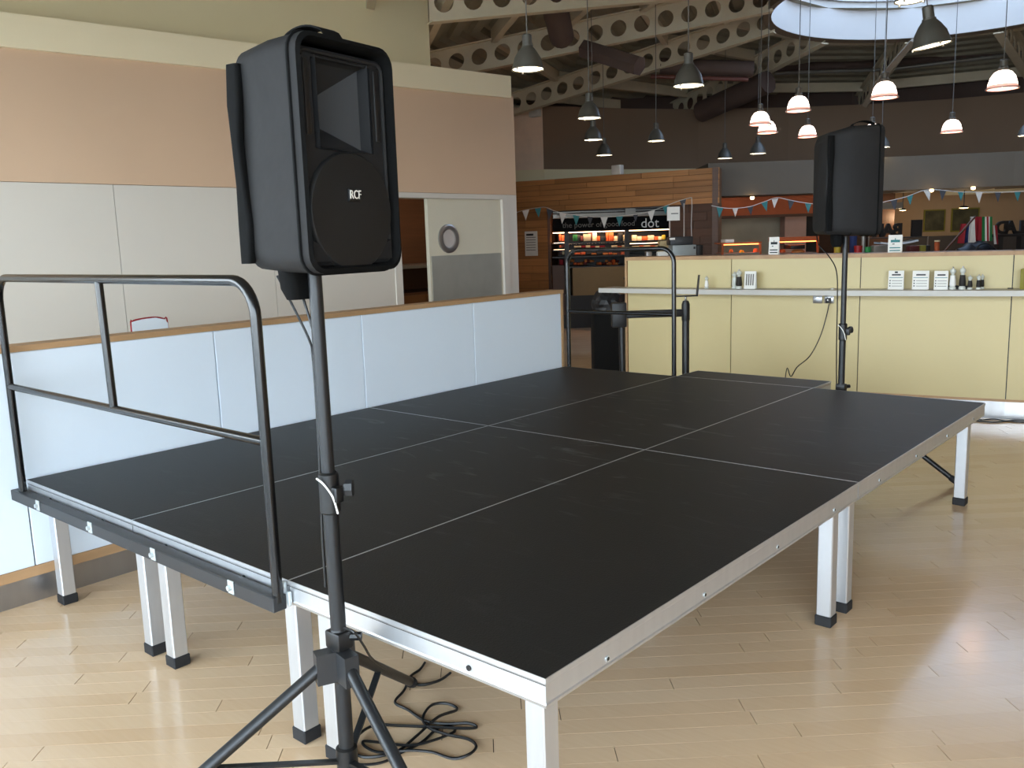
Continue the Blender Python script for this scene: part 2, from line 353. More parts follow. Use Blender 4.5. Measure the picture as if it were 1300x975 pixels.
# the room seen through the gap
MB().box(-5.2, -5.1, 3.5, 7.02, 0, 2.6).build('wall_inner', M['darkwood'])['kind'] = 'structure'
cb = empty('cabinet', (-4.2, 6.2, 0), label='brown wooden cupboard seen through the open gap beside the porthole door', cat='cabinet')
MB().box(-4.6, -3.9, 5.5, 6.95, .35, .98).build('body', M['darkwood'], cb)
MB().box(-3.9, -3.88, 5.52, 6.2, .38, .95).build('cupboard_door', mat('walnut', (120, 80, 46), .5, 0, .15, 5), cb)
MB().box(-3.9, -3.88, 6.22, 6.93, .38, .95).build('cupboard_door', MATS['walnut'], cb)
MB().box(-4.6, -3.85, 5.48, 6.97, 1.28, 1.32).build('shelf', M['steel'], cb)
MB().box(-4.62, -4.58, 5.5, 6.95, .0, 2.4).build('back_board', M['darkwood'], cb)
MB().box(-4.6, -3.9, 5.5, 6.95, 0, .35).build('plinth', M['black'], cb)
l = bpy.data.lights.new('store_fill', 'POINT'); l.energy = 16; l.color = (1, .86, .66); l.shadow_soft_size = .12; lo = bpy.data.objects.new('store_fill', l); COL.objects.link(lo); lo.location = (-3.65, 5.6, 2.45)  # unseen fill light added to brighten the room behind the gap
MB().rbox(-4.3, -4.0, 5.62, 5.95, 1.321, 1.40, .01).build('steel_tray', M['steel'])
tag(bpy.data.objects['steel_tray'], 'shallow steel tray on the shelf seen through the door gap', 'tray')

# ---- outer wall of the round hall (dark paint above the shop fronts)
wb = empty('wall_back', (0, 14, 0), kind='structure')
pts = [at(560, 200, 17.6), at(690, 200, 17.3), at(800, 200, 18.0), at(886, 200, 18.4), at(1000, 200, 18.55), at(1100, 200, 18.46), at(1200, 200, 18.1), at(1300, 200, 17.5), at(1420, 200, 16.6), at(1600, 200, 15.4)]
for i, (a, b) in enumerate(zip(pts, pts[1:])):
    z0_ = 0 if i < 3 else 2.56
    MB().quadbox(a, b, z0_, 4.08, z0_, 4.08, .15).build('painted_panel', mat('window_lit_tan', (240, 212, 186), .8) if i == 0 else M['brown'], wb)  # first panel: tan paint made paler, window light put into its colour
    MB().quadbox((a.x-FH.x*.12, a.y-FH.y*.12), (b.x-FH.x*.12, b.y-FH.y*.12), 2.2, (2.90 if i < 3 else 2.62), 2.2, (2.90 if i < 3 else 2.62), .2).build('ledge', M['cream'], wb)
e = pts[-1]
for a, b in zip(pts, pts[1:]): MB().quadbox(a+FH*.9, b+FH*.9, 3.6, 4.85, 3.6, 4.85, .1).build('eaves_panel', M['duct'], wb)
for a, b in zip(pts, pts[1:]): MB().quadbox(a+FH*.14, b+FH*.14, 4.02, 4.06, 4.02, 4.06, .8).build('wall_head', M['duct'], wb)
MB().quadbox(e, (9.2, e.y-2.2), 0, 4.75, 0, 4.75, .15).build('painted_panel', M['brown'], wb)
lb = at(681, 143, 17.2); MB().rbox(lb.x-.11, lb.x+.11, lb.y-.1, lb.y+.02, lb.z-.08, lb.z+.06, .01).build('sensor_box', M['panel'], wb)

ww = empty('wall_west', (-9.5, 4, 0), kind='structure')
MB().box(-9.7, -9.5, -2.55, 11.4, 0, 4.85).build('side_panel', M['tan'], ww)
MB().quadbox((-9.6, 11.4), (pts[0].x-.05, pts[0].y+.05), 0, 4.85, 0, 4.85, .15).build('side_panel', M['tan'], ww)
MB().box(-9.7, -3.3, -2.55, -2.35, 0, 4.85).build('side_panel', M['tan'], ww)
# ================================================================ ROOF
ceil = empty('ceiling', RC, kind='structure')
ANG = [math.radians(a) for a in (246.5, 218.6, 187.5, 154.5, 120.7, 91, 62, 33, 5, -25, -54, -84)]
def zr(q): return RZ-KS*(q-2)                 # beam underside at radius q
BH = .37; PITCHH = .33; HR = .112
def beam(a):
    mb = MB(); q0 = RR+.06; n = 16 if 240 < math.degrees(a) % 360 < 340 else 21; th = .008; SEG = 16
    for i in range(n):
        qa = q0+i*PITCHH; qc = qa+PITCHH/2
        for sd in (-1, 1):
            vs = []; fs = []
            for k in range(SEG):
                t = 2*PI*k/SEG; cx, cz = math.cos(t), math.sin(t)
                vs.append((qc+HR*cx, sd*th, zr(qc+HR*cx)+BH/2+HR*cz))
            for k in range(SEG):
                t = 2*PI*k/SEG; cx, cz = math.cos(t), math.sin(t); m_ = max(abs(cx)/(PITCHH/2), abs(cz)/(BH/2))
                x_, z_ = (cx/m_, cz/m_) if k % 4 != 2 else (math.copysign(PITCHH/2, cx), math.copysign(BH/2, cz)); vs.append((qc+x_, sd*th, zr(qc+x_)+BH/2+z_))
            for k in range(SEG): fs.append((k, (k+1) % SEG, SEG+(k+1) % SEG, SEG+k))
            mb.add(vs, fs, False, Mx(a))
        vs = []; fs = []
        for sd in (-1, 1):
            for k in range(SEG):
                t = 2*PI*k/SEG; vs.append((qc+HR*math.cos(t), sd*th, zr(qc+HR*math.cos(t))+BH/2+HR*math.sin(t)))
        for k in range(SEG): fs.append((k, (k+1) % SEG, SEG+(k+1) % SEG, SEG+k))
        mb.add(vs, fs, True, Mx(a))
    q1 = q0+n*PITCHH
    for z0, z1 in ((-.016, .0), (BH, BH+.016)):
        vs = [(q, y, zr(q)+z) for q in (q0, q1) for y in (-.075, .075) for z in (z0, z1)]
        mb.add(vs, [(0, 1, 3, 2), (4, 6, 7, 5), (0, 4, 5, 1), (2, 3, 7, 6), (0, 2, 6, 4), (1, 5, 7, 3)], False, Mx(a))
    mb.build('cellular_beam', M['beam'], ceil)
def Mx(a): return T(RC.x, RC.y, 0) @ Rz(a)
for a in ANG: beam(a)
def pol(a, q, z): return Vector((RC.x+q*math.cos(a), RC.y+q*math.sin(a), z))
nA = len(ANG)
srt = sorted([a % (2*PI) for a in ANG])
for i in range(nA):
    a, b = srt[i], srt[(i+1) % nA]
    if b < a: b += 2*PI
    prof = []                                  # corrugated sheet: radial zigzag, straight between neighbouring beams
    q = RR+.0; top = 0
    while q < 8.7:
        prof += [(q, .0), (q+.10, .0), (q+.14, .07), (q+.22, .07), (q+.26, .0)]; q += .30
    vs = []; fs = []
    for q, dz in prof: 
        z = zr(q)+BH+.15+dz; vs += [pol(a, q, z), pol(b, q, z)]
    zl = zr(8.7)+BH+.16
    for q in (9.0, 20.0): vs += [pol(a, q, zl), pol(b, q, zl)]
    for k in range(len(vs)//2-1): fs.append((2*k, 2*k+1, 2*k+3, 2*k+2))
    o = MB().add(vs, fs); o.build('roof_sheet', M['deckmetal'], ceil)
    mid = math.degrees((a+b)/2) % 360
    for q in ((3.3, 4.35, 5.4, 6.45, 7.5, 8.4) if 165 < mid < 240 else (3.6, 6.2)):  # purlins between the beams
        p0, p1 = pol(a, q, zr(q)+BH-.04), pol(b, q, zr(q)+BH-.04); d = (p1-p0).normalized(); p0 += d*.02; p1 -= d*.02
        vs = []
        nn = Vector((-d.y, d.x, 0))*.045
        for p in (p0, p1): vs += [p+nn, p-nn, p-nn+Vector((0, 0, .18)), p+nn+Vector((0, 0, .18))]
        MB().add(vs, [(0, 1, 2, 3), (7, 6, 5, 4), (0, 4, 5, 1), (1, 5, 6, 2), (2, 6, 7, 3), (3, 7, 4, 0)]).build('purlin', M['beam'], ceil)
# ring beam and drum of the roof light
MB().lathe([(RR+.0, RZ-.03), (RR+.12, RZ-.06), (RR+.14, RZ+.5), (RR+.1, RZ+.62)], (RC.x, RC.y, 0), 72).build('ring_beam', M['ring'], ceil)
sk = empty('window_2', (RC.x, RC.y, RZ), kind='structure')
MB().lathe([(RR+.005, RZ-.03), (RR, RZ+.0), (RR, RZ+.58)], (RC.x, RC.y, 0), 72).build('drum_lining', mat('drum_white', (204, 200, 194), .6, 0, .01), sk)
MB().lathe([(RR+.12, RZ+.60), (RR-.05, RZ+.60), (RR-.05, RZ+.56), (RR+.12, RZ+.56)], (RC.x, RC.y, 0), 72).build('glazing_ring', M['steel'], sk)
for k in range(12):
    a = 2*PI*k/12+.13; b = a+2*PI/12
    MB().add([pol(a, .02, RZ+.78), pol(a, RR, RZ+.61), pol((a+b)/2, RR, RZ+.61), pol(b, RR, RZ+.61)], [(0, 1, 2, 3)]).build('roof_pane', M['glassroof'], sk)
    MB().tube([pol(a, .02, RZ+.77), pol(a, RR-.01, RZ+.60)], .022, 6).build('glazing_bar', M['panel'], sk)
# ducts and pipes
def pipe(name, p, q, r, m, seg=16):
    MB().cyl(p, q, r, seg).build(name, m, ceil)
pipe('air_duct', at(698, -20, 10.2), at(713, 46, 11.6), .155, M['duct'])
pipe('air_duct', at(742, 62, 12.6), at(812, 84, 12.0), .13, M['duct'], 6)
pipe('air_duct', at(838, 84, 15.4), at(956, 88, 15.2), .13, M['duct'], 12)
pipe('air_duct', at(975, 104, 16.2), at(890, 142, 17.6), .2, M['duct'], 12)
pipe('pipe', at(826, 97, 15.3), at(950, 101, 15.1), .035, mat('red_pipe', (98, 52, 42), .5))
pipe('pipe', at(984, 93, 17.5), at(1128, 88, 17.4), .032, M['pipe']); pipe('pipe', at(1128, 88, 17.4), at(1330, 64, 16.6), .032, M['pipe'])
pipe('air_duct', at(984, 86, 17.8), at(1140, 81, 17.7), .09, M['duct']); pipe('air_duct', at(1140, 81, 17.7), at(1330, 57, 16.9), .09, M['duct'])
for (x0, y0, x1, y1) in ((1098, 134, 1118, 100), (1118, 100, 1160, 52)):
    p, q = at(x0, y0, 15.4 if x0 < 1110 else 15.0), at(x1, y1, 15.0 if x0 < 1110 else 14.4)
    MB().tube([p, q], .06, 4).build('raking_strut', M['ring'], ceil)

# ================================================================ PARTITION beside the stage
pt = empty('partition', (-.09, 0, 0), label='low white panelled partition with oak capping along the left side of the stage', cat='partition')
PX = -.04
for k in range(-2, 4):
    MB().rbox(PX-.10, PX, k+.012+.003, k+1.012-.003, .172, .573+H-.002, .002, 1, smooth=False).build('panel', M['white'], pt)
MB().box(PX-.10+.004, PX-.012, -2.0, 4.0, .155, .57+H-.005).build('core', M['black'], pt)
MB().box(PX-.12, PX+.012, -2.0, 4.035, .573+H, .60+H).build('oak_cap', M['oak'], pt)
MB().box(PX-.12, PX+.006, 4.012, 4.035, .0, .573+H).build('oak_end_trim', M['oak'], pt)
MB().box(PX-.11, PX+.008, -2.0, 4.012, .125, .172).build('oak_base_trim', M['oak'], pt)
MB().box(PX-.09, PX-.008, -2.0, 4.012, 0, .125).build('steel_plinth', M['steel'], pt)
# chair behind the partition
ch = empty('chair', (-2.2, 1.95, 0), label='white chair with a red edge to its back, behind the low partition', cat='chair')
MB().rbox(-2.42, -1.98, 1.75, 2.18, .44, .47, .012).build('seat', M['white'], ch)
cz = at(190, 402, 1); bk = onz(190, 403, .0)
p = CAM+ray(190, 404)*((-2.42-CAM.x)/ray(190, 404).x)
zt = p.z; yc = p.y
arc = [(yc-.14, .5), (yc+.14, .5), (yc+.145, zt-.05), (yc+.12, zt-.02), (yc+.05, zt), (yc-.06, zt-.003), (yc-.13, zt-.015), (yc-.145, zt-.05)]
MB().prism([(a, b) for a, b in arc], 0, .022, Matrix(((0, 0, 1, -2.44), (1, 0, 0, 0), (0, 1, 0, 0), (0, 0, 0, 1)))).build('backrest', M['white'], ch)
MB().tube(bez([(-2.43, yc+.146, .55), (-2.43, yc+.148, zt-.05), (-2.43, yc+.12, zt-.015), (-2.43, yc+.05, zt+.003), (-2.43, yc-.06, zt+.001), (-2.43, yc-.135, zt-.012), (-2.43, yc-.149, zt-.05), (-2.43, yc-.146, .55)], 4), .006, 6).build('red_edging', M['red'], ch)
for x in (-2.4, -2.0):
    for y in (1.78, 2.15): MB().cyl((x, y, .45), (x, y, 0), .012, 8).build('leg', M['steel'], ch)
for s_ in (yc-.1, yc+.1): MB().cyl((-2.43, s_, .46), (-2.43, s_, .56), .012, 8).build('back_support', M['steel'], ch)

# ================================================================ STAGE
def deck(x0, y0, w_, d_, label, legs=True, legx=None):
    st = empty('stage_deck', (x0, y0, 0), label=label, cat='stage deck', group='aluminium framed stage decks')
    g = .0015; x1, y1 = x0+w_-g, y0+d_-g; x0 += g; y0 += g; t = .028; fh = .078; lp = .0024
    MB().box(x0+lp, x1-lp, y0+lp, y1-lp, H-.02, H).build('deck_board', M['deck'], st)
    prof = [(0, 0), (lp, 0), (lp, -.022), (t, -.022), (t, -fh), (.006, -fh), (0, -fh+.012), (.0025, -fh+.016), (.0025, -.018), (0, -.012)]
    def rail(a, b):                            # profile swept along an edge, inside to the left
        a = Vector(a+(0,)); b = Vector(b+(0,)); d = (b-a).normalized(); n = Vector((-d.y, d.x, 0)); L = (b-a).length
        vs = []
        for end, k in ((0, 1), (1, -1)):
            for q, z in prof: p = (a if end == 0 else b)+n*q+d*(q*k); vs.append((p.x, p.y, H+z))
        m_ = len(prof); fs = [(i, (i+1) % m_, m_+(i+1) % m_, m_+i) for i in range(m_)]+[tuple(range(m_))[::-1], tuple(range(m_, 2*m_))]
        return MB().add(vs, fs).build('edge_rail', M['alu'], st)
    r1 = rail((x0, y0), (x1, y0)); r2 = rail((x1, y0), (x1, y1)); rail((x1, y1), (x0, y1)); rail((x0, y1), (x0, y0))
    if w_ > .8 and y0 < .1:
        for k in (.25, .75):
            o = MB().cyl((x0+k*w_, y0-.001, H-.050), (x0+k*w_, y0+.004, H-.050), .0075, 12).build('bolt_hole', M['black'], r1)
    if x1 > 2.9:
        k = .25
        while k < d_:
            MB().lathe([(.0045, 0), (.0085, 0), (.0085, .002), (.0045, .002)], seg=12, mx=T(x1-.002, y0+k, H-.050) @ Matrix.Rotation(PI/2, 4, 'Y')).build('bolt_rim', M['zinc'], r2)
            MB().cyl((x1-.004, y0+k, H-.050), (x1+.0006, y0+k, H-.050), .005, 10).build('bolt_hole', M['black'], r2); k += .5
    i_ = .055; lw = .06
    for lx in (legx or (x0+i_, x1-i_-lw)):
        for ly in (y0+i_, y1-i_-lw) if d_ > .5 else (y0+.1,):
            lg = MB().rbox(lx, lx+lw, ly, ly+lw, .035, H-.022, .004, 1, smooth=False).build('leg', M['alu'], st)
            MB().rbox(lx-.004, lx+lw+.004, ly-.004, ly+lw+.004, 0, .045, .004, 1, smooth=False).build('foot', M['rubber'], lg)
    return st
deck(0, 0, 1, 2, 'black topped stage deck in the near left corner beside the white partition')
deck(1, 0, 1, 2, 'black topped stage deck, middle one of the near row')
d3 = deck(2, 0, 1, 2, 'black topped stage deck nearest the camera, with its bright corner over the wooden floor')
deck(0, 2, 1, 2, 'black topped stage deck in the far left corner, in front of the rear guard rail')
deck(1, 2, 1, 2, 'black topped stage deck in the far row, middle one, with chalky scuffs')
deck(2, 2, 1, 2, 'black topped stage deck at the far right, in front of the distant loudspeaker stand')
e1 = deck(1, 4, 1, .305, 'narrow black topped step strip joined to the far edge of the middle stage deck')
e1['group'] = 'stage step strip'
MB().rbox(1.975, 1.995, -.012, -.0005, H-.075, H-.004, .002, 1, smooth=False).rbox(2.004, 2.018, -.012, -.0005, H-.075, H-.03, .002, 1, smooth=False).build('corner_clamp', M['zinc'], d3)

# ---- guard rails
def guard_rail(x0, x1, y, label, side, centre):
    g = empty('guard_rail', ((x0+x1)/2, y, H), label=label, cat='guard rail', group='black tubular guard rails')
    r = .0165; top = H+.905; zb = H-.03 if side < 0 else H+.002; c = .105
    pth = [(x0, y, zb-.03 if side < 0 else zb), (x0, y, top-c)]+[(x0+c-c*math.cos(t*PI/16), y, top-c+c*math.sin(t*PI/16)) for t in range(1, 9)]
    pth += [(x1-c+c*math.sin(t*PI/16), y, top-c+c*math.cos(t*PI/16)) for t in range(0, 9)]+[(x1, y, zb-.03 if side < 0 else zb)]
    MB().tube(pth, r, 14).build('bent_tube_frame', M['blackmetal'], g)
    MB().cyl((x0, y, H+.435), (x1, y, H+.435), .0145, 12).build('mid_rail', M['blackmetal'], g)
    if centre: MB().cyl(((x0+x1)/2+.01, y, H+.435), ((x0+x1)/2-.005, y, top), .0145, 12).build('centre_post', M['blackmetal'], g)
    if side < 0:
        bc = MB().rbox(x0-.075, x1+.012, y-.026, y+.022, H-.086, H-.038, .003, 1, smooth=False).build('base_tube', M['charcoal'], g)
        for k in range(4):
            x = .25+k*.5
            pl = MB().rbox(x+.01, x+.042, y-.0305, y-.0262, H-.078, H-.034, .001, 1, smooth=False).build('clamp_plate', M['zinc'], bc)
            MB().cyl((x+.026, y-.030, H-.057), (x+.026, y-.041, H-.057), .009, 6).build('bolt_head', M['zinc'], bc)
    else:
        MB().rbox(x0-.03, x1+.03, y-.02, y+.02, H-.075, H-.03, .003, 1, smooth=False).build('base_tube', M['charcoal'], g)
        MB().cyl((x0, y, H-.04), (x0, y, H+.01), r, 12).cyl((x1, y, H-.04), (x1, y, H+.01), r, 12).build('socket', M['blackmetal'], g)
    return g
guard_rail(.048, 1.99, -.032, 'wide black tubular guard rail with a centre post, along the near stage edge', -1, True)
guard_rail(.017, .962, 4.03, 'narrow black tubular guard rail without a centre post, at the far stage end', 1, False)

# ================================================================ LOUDSPEAKERS AND STANDS
P1 = at(403, 400, 2.2); P1.z = 0
P2 = Vector((2.10, 4.21, 0))
def speaker_stand(p, top, hub, collar, legs, label, R_, knob_dir):
    s = empty('speaker_stand', (p.x, p.y, 0), label=label, cat='speaker stand', group='black tripod speaker stands')
    x, y = p.x, p.y
    MB().cyl((x, y, .10), (x, y, collar), .0205, 20).build('lower_tube', M['standmetal'], s)
    MB().cyl((x, y, collar-.02), (x, y, top-.002), .0172, 20).build('upper_tube', M['standmetal'], s)
    cl = MB().lathe([(.021, -.055), (.026, -.05), (.026, .05), (.021, .055)], (x, y, collar), 20).rbox(x+.018, x+.045, y-.012, y+.012, collar-.02, collar+.02, .004).build('collar', M['black'], s)
    a = knob_dir; d = Vector((math.cos(a), math.sin(a), 0))
    kp = Vector((x, y, collar+.01))+d*.026
    k = MB().cyl(kp, kp+d*.018, .008, 10).build('knob', M['black'], s)
    vs = [];
    MB().lathe([(.0, 0), (.02, 0), (.0225, .004), (.0225, .022), (.0, .025)], seg=8, mx=T(*(kp+d*.014)) @ Rz(a) @ Matrix.Rotation(PI/2, 4, 'Y'), smooth=False).build('knob_grip', M['charcoal'], k)
    n = Vector((-d.y, d.x, 0))
    cf = (Vector((CAM.x-x, CAM.y-y, 0))).normalized(); cs = Vector((cf.y, -cf.x, 0))*-1
    MB().tube(bez([Vector((x, y, collar+.045))+cf*.02-cs*.03, Vector((x, y, collar+.03))+cf*.032-cs*.012, Vector((x, y, collar-.005))+cf*.034+cs*.008, Vector((x, y, collar-.05))+cf*.03+cs*.018], 6), .0026, 6).build('locking_pin_cord', M['paper'], s)
    hb = MB().lathe([(.021, -.05), (.024, -.045), (.024, .09), (.021, .1)], (x, y, hub), 20).build('hub', M['black'], s)
    MB().rbox(x-.03, x+.03, y-.025, y+.025, hub+.045, hub+.095, .006).build('hub_clamp', M['black'], hb)
    kd = d*-.3+n*.95
    kd = d
    MB().cyl(Vector((x, y, hub+.075))+kd*.02, Vector((x, y, hub+.075))+kd*.06, .012, 8).build('hub_knob', M['black'], hb)
    for ang in legs:
        t = math.radians(ang); u = Vector((math.cos(t), math.sin(t), 0)); v = Vector((-u.y, u.x, 0))
        B = [Vector((x, y, hub))+u*q+v*e_+Vector((0, 0, z)) for z in (-.042, .042) for q, e_ in ((.015, -.02), (.068, -.02), (.068, .02), (.015, .02))]
        MB().add(B, [(3, 2, 1, 0), (4, 5, 6, 7), (0, 1, 5, 4), (1, 2, 6, 5), (2, 3, 7, 6), (3, 0, 4, 7)]).build('leg_bracket', M['charcoal'], hb)
        a0 = Vector((x, y, hub))+u*.055; a1 = Vector((x, y, .022))+u*R_
        lg = MB().cyl(a0, a1, .0162, 14).build('leg', M['standmetal'], s)
        dd = (a1-a0).normalized(); MB().lathe([(.0, -.0), (.018, 0), (.0198, .02), (.0198, .045), (.0168, .05)], seg=14, mx=T(*(a1+dd*.006)) @ (-dd).to_track_quat('Z', 'Y').to_matrix().to_4x4()).build('rubber_tip', M['rubber'], lg)
        m_ = a0.lerp(a1, .43)
        b0 = Vector((x, y, .205))+u*.028
        w2 = v*.0095; h2 = Vector((0, 0, .004))
        vs = [b0+w2+h2, b0-w2+h2, b0-w2-h2, b0+w2-h2, m_+w2+h2, m_-w2+h2, m_-w2-h2, m_+w2-h2]
        MB().add(vs, [(0, 1, 2, 3), (7, 6, 5, 4), (0, 4, 5, 1), (1, 5, 6, 2), (2, 6, 7, 3), (3, 7, 4, 0)]).build('brace', M['standmetal'], s)
    MB().lathe([(.021, -.04), (.029, -.035), (.029, .035), (.021, .04)], (x, y, .205), 20).build('brace_collar', M['black'], s)
    return s
ZT = at(402, 345, 2.2).z; ZH = at(419, 842, 2.2).z
speaker_stand(P1, ZT, ZH, at(418, 625, 2.2).z, (124.5, 246, -12), 'near black tripod stand carrying the loudspeaker in front of the stage', .76, .70)
ZC2 = pj((P2.x, P2.y, H+.34))
speaker_stand(P2, H+.955, .50, H+.345, (8, 128, 248), 'distant black tripod stand behind the far right stage deck', .70, .9)

def rrect(w_, h_, r, n=5):
    pts = []
    for cx, cy, a0 in ((w_/2-r, -h_/2+r, -90), (w_/2-r, h_/2-r, 0), (-w_/2+r, h_/2-r, 90), (-w_/2+r, -h_/2+r, 180)):
        for k in range(n+1): t = math.radians(a0+90*k/n); pts.append((cx+r*math.cos(t), cy+r*math.sin(t)))
    return pts
def loft(mb, rings, smooth=True, cap0=True, cap1=True, mx=None):
    n = len(rings[0]); vs = [p for r in rings for p in r]; fs = []
    for i in range(len(rings)-1):
        for k in range(n): fs.append((i*n+k, i*n+(k+1) % n, (i+1)*n+(k+1) % n, (i+1)*n+k))
    mb.add(vs, fs, smooth, mx)
    if cap0: mb.add(rings[0], [tuple(range(n))[::-1]], False, mx)
    if cap1: mb.add(rings[-1], [tuple(range(n))], False, mx)
    return mb
# local frame of a loudspeaker: x = out of the front, y = across, z = up, origin at the pole under it
def bagged_speaker(p, z0, theta, Wd, Dp, Ht, label, front):
    s = empty('loudspeaker', (p.x, p.y, z0), theta, label, 'loudspeaker', 'black bagged loudspeakers')
    def ring(x, w_, h_, r, dz=0): return [(x, a, Ht/2+dz+b) for a, b in rrect(w_, h_, r)]
    xf = .155 if front else Dp/2; xr = xf-Dp
    # padded bag: soft shell, open at the front
    rings = [ring(xr-.005, Wd*.80, Ht*.93, .04), ring(xr+.012, Wd*.86, Ht*.96, .045), ring(xr+Dp*.45, Wd*.96, Ht*.988, .045, .001), ring(xf-.03, Wd, Ht, .045), ring(xf-.006, Wd*1.0, Ht*1.0, .045)]
    if not front: rings = [ring(-xf-.005, Wd*.8, Ht*.84, .04, -.02), ring(-xf+.012, Wd*.88, Ht*.92, .045, -.01), ring(-.02, Wd*.99, Ht*.985, .045, .001), ring(xf-.012, Wd, Ht, .045), ring(xf, Wd*.96, Ht*.97, .045)]
    b = loft(MB(), rings, True, True, not front)
    bo = b.build('bag_shell', M['bag'], s, True)
    MB().tube([(xf-.03, a, Ht/2+c) for a, c in rrect(Wd*1.004, Ht*1.004, .046)], .0045, 6, closed=True).build('piping', M['bagedge'], bo, True)
    if not front: MB().tube([(xr+Dp*.45, a, Ht/2+c+.001) for a, c in rrect(Wd*.966, Ht*.99, .046)], .003, 6, closed=True).build('seam', M['bagedge'], bo, True)
    MB().add([(xf-.165+q*.15, -.055+k*.06, Ht-.006+.036*max(0, math.sin(PI*q))**.5+t_) for q in [i/10 for i in range(11)] for k in (0, 1) for t_ in (0, .004)],
             [(4*i+j0, 4*i+j1, 4*i+4+j1, 4*i+4+j0) for i in range(10) for j0, j1 in ((0, 2), (2, 3), (3, 1), (1, 0))]).build('carry_strap', M['bagedge'], bo, True)
    # pole pouch under the bag
    loft(MB(), [[(q*.8-.055, e_, -.068) for q, e_ in rrect(.05, .075, .02)], [(q-.055, e_, -.04) for q, e_ in rrect(.06, .1, .024)], [(q-.055, e_, .01) for q, e_ in rrect(.062, .11, .024)]]).build('hanging_flap', M['bagedge'], s, True)
    # rear side flap folded back along the left side
    yl = -Wd*.40
    loft(MB(), [[(xr+.012+a*(1+.3*math.sin(9*k)), -Wd*.445-.004+c+.004*math.sin(7*k), Ht*(.05+.86*k)) for a, c in rrect(.034, .022, .008)] for k in (0, .02, .2, .4, .6, .8, .98, 1)]).build('rolled_side_flap', M['bagedge'], s, True)
    if not front: return s
    # inner lining rim and baffle
    inner = [(a, c) for a, c in rrect(Wd-.026, Ht-.03, .038)]
    outer = [(a, c) for a, c in rrect(Wd, Ht, .045)]
    n = len(inner)
    vs = [(xf-.006, a, Ht/2+c) for a, c in outer]+[(xf-.001, a*.985, Ht/2+c*.99) for a, c in [((o[0]+i_[0])/2, (o[1]+i_[1])/2) for o, i_ in zip(outer, inner)]]+[(xf-.012, a, Ht/2+c) for a, c in inner]+[(xf-.05, a, Ht/2+c) for a, c in inner]
    fs = [(r_*n+k, r_*n+(k+1) % n, (r_+1)*n+(k+1) % n, (r_+1)*n+k) for r_ in range(3) for k in range(n)]
    MB().add(vs, fs, True).build('bag_opening_rim', M['bagedge'], bo, True)
    W2, H2 = Wd-.034, Ht-.046; zc = Ht/2-.006; xb = xf-.026
    # cabinet front: rounded plate with a horn recess cut into the upper half
    yw, zt_, zb_ = W2*.30, zc+H2*.47, zc+H2*.045       # horn mouth half width, top, bottom
    frame = rrect(W2, H2, .03, 6)
    cb_ = MB()
    # plate as strips around the mouth
    def strip(y0, y1, za, zb): cb_.box(xb-.03, xb, y0, y1, za, zb)
    strip(-W2/2, -yw-.012, zc-H2/2+.02, zc+H2/2-.02); strip(yw+.012, W2/2, zc-H2/2+.02, zc+H2/2-.02)
    strip(-yw-.012, yw+.012, zc-H2/2, zb_); strip(-yw-.012, yw+.012, zt_, zc+H2/2)
    strip(-W2/2+.02, W2/2-.02, zc-H2/2, zc-H2/2+.02); strip(-W2/2+.02, W2/2-.02, zc+H2/2-.02, zc+H2/2)
    cabo = cb_.build('cabinet_front', M['cab'], s, True)
    MB().tube([(xb, a, zc+c) for a, c in rrect(W2-.012, H2-.012, .022)], .006, 6, closed=True).build('front_bezel', M['cab'], s, True)
    # horn: four sloping walls into a narrow throat
    zt2, zb2 = zc+H2*.33, zc+H2*.17; yt = .016; yo = -.012
    mo = [(xb+.004, -yw, zb_), (xb+.004, yw, zb_), (xb+.004, yw, zt_), (xb+.004, -yw, zt_)]
    mi = [(xb-.028, -yw*.97, zb_+.01), (xb-.028, yw*.97, zb_+.01), (xb-.028, yw*.97, zt_-.01), (xb-.028, -yw*.97, zt_-.01)]
    th_ = [(xb-.085, yo-yt, zb2), (xb-.085, yo+yt, zb2), (xb-.085, yo+yt, zt2), (xb-.085, yo-yt, zt2)]
    hv = mo+mi+th_; hf = [(r_*4+k, r_*4+(k+1) % 4, r_*4+4+(k+1) % 4, r_*4+4+k) for r_ in (0, 1) for k in range(4)]
    MB().add(hv, hf).build('horn_flare', mat('horn_plastic', (38, 38, 39), .55, spec=.25), s, True)
    MB().add([(xb-.084, a, b) for _, a, b in th_], [(0, 1, 2, 3)]).build('horn_throat', M['black'], s, True)
    for sg in (-1, 1): MB().rbox(xb-.004, xb+.004, sg*(yw+.03)-.008, sg*(yw+.03)+.008, zb_+.03, zt_-.01, .003).build('bass_port', M['black'], s, True)
    # round grille, slightly domed, with a pale badge
    gr = W2*.485; zg = zc-H2*.245; mxg = T(xb, 0, zg) @ Matrix.Rotation(PI/2, 4, 'Y')
    gp = [(gr, 0), (gr, .008), (gr*.97, .013), (gr*.7, .015), (gr*.35, .016), (0.001, .016)]
    MB().lathe(gp, seg=40, mx=mxg).build('grille', M['grille'], s, True)
    MB().add([(xb+.0045, sy*W2*.47, zc+sz*0) for sy in (-1, 1) for sz in (0,)], []).build('grille', M['grille'], s, True) if False else None
    for sg in (-1, 1):
        MB().prism([(sg*W2*.47, zc-H2*.48), (sg*W2*.47, zc-H2*.38), (sg*W2*.40, zc-H2*.40), (sg*W2*.26, zc-H2*.48)], 0, .010, Matrix(((0, 0, 1, xb), (1, 0, 0, 0), (0, 1, 0, 0), (0, 0, 0, 1)))).build('corner_gusset', M['cab'], s, True)
    zbg = zc-H2*.165
    bd = MB().rbox(xb+.012, xb+.022, -.020, .020, zbg-.015, zbg+.015, .003).build('badge', M['black'], s, True)
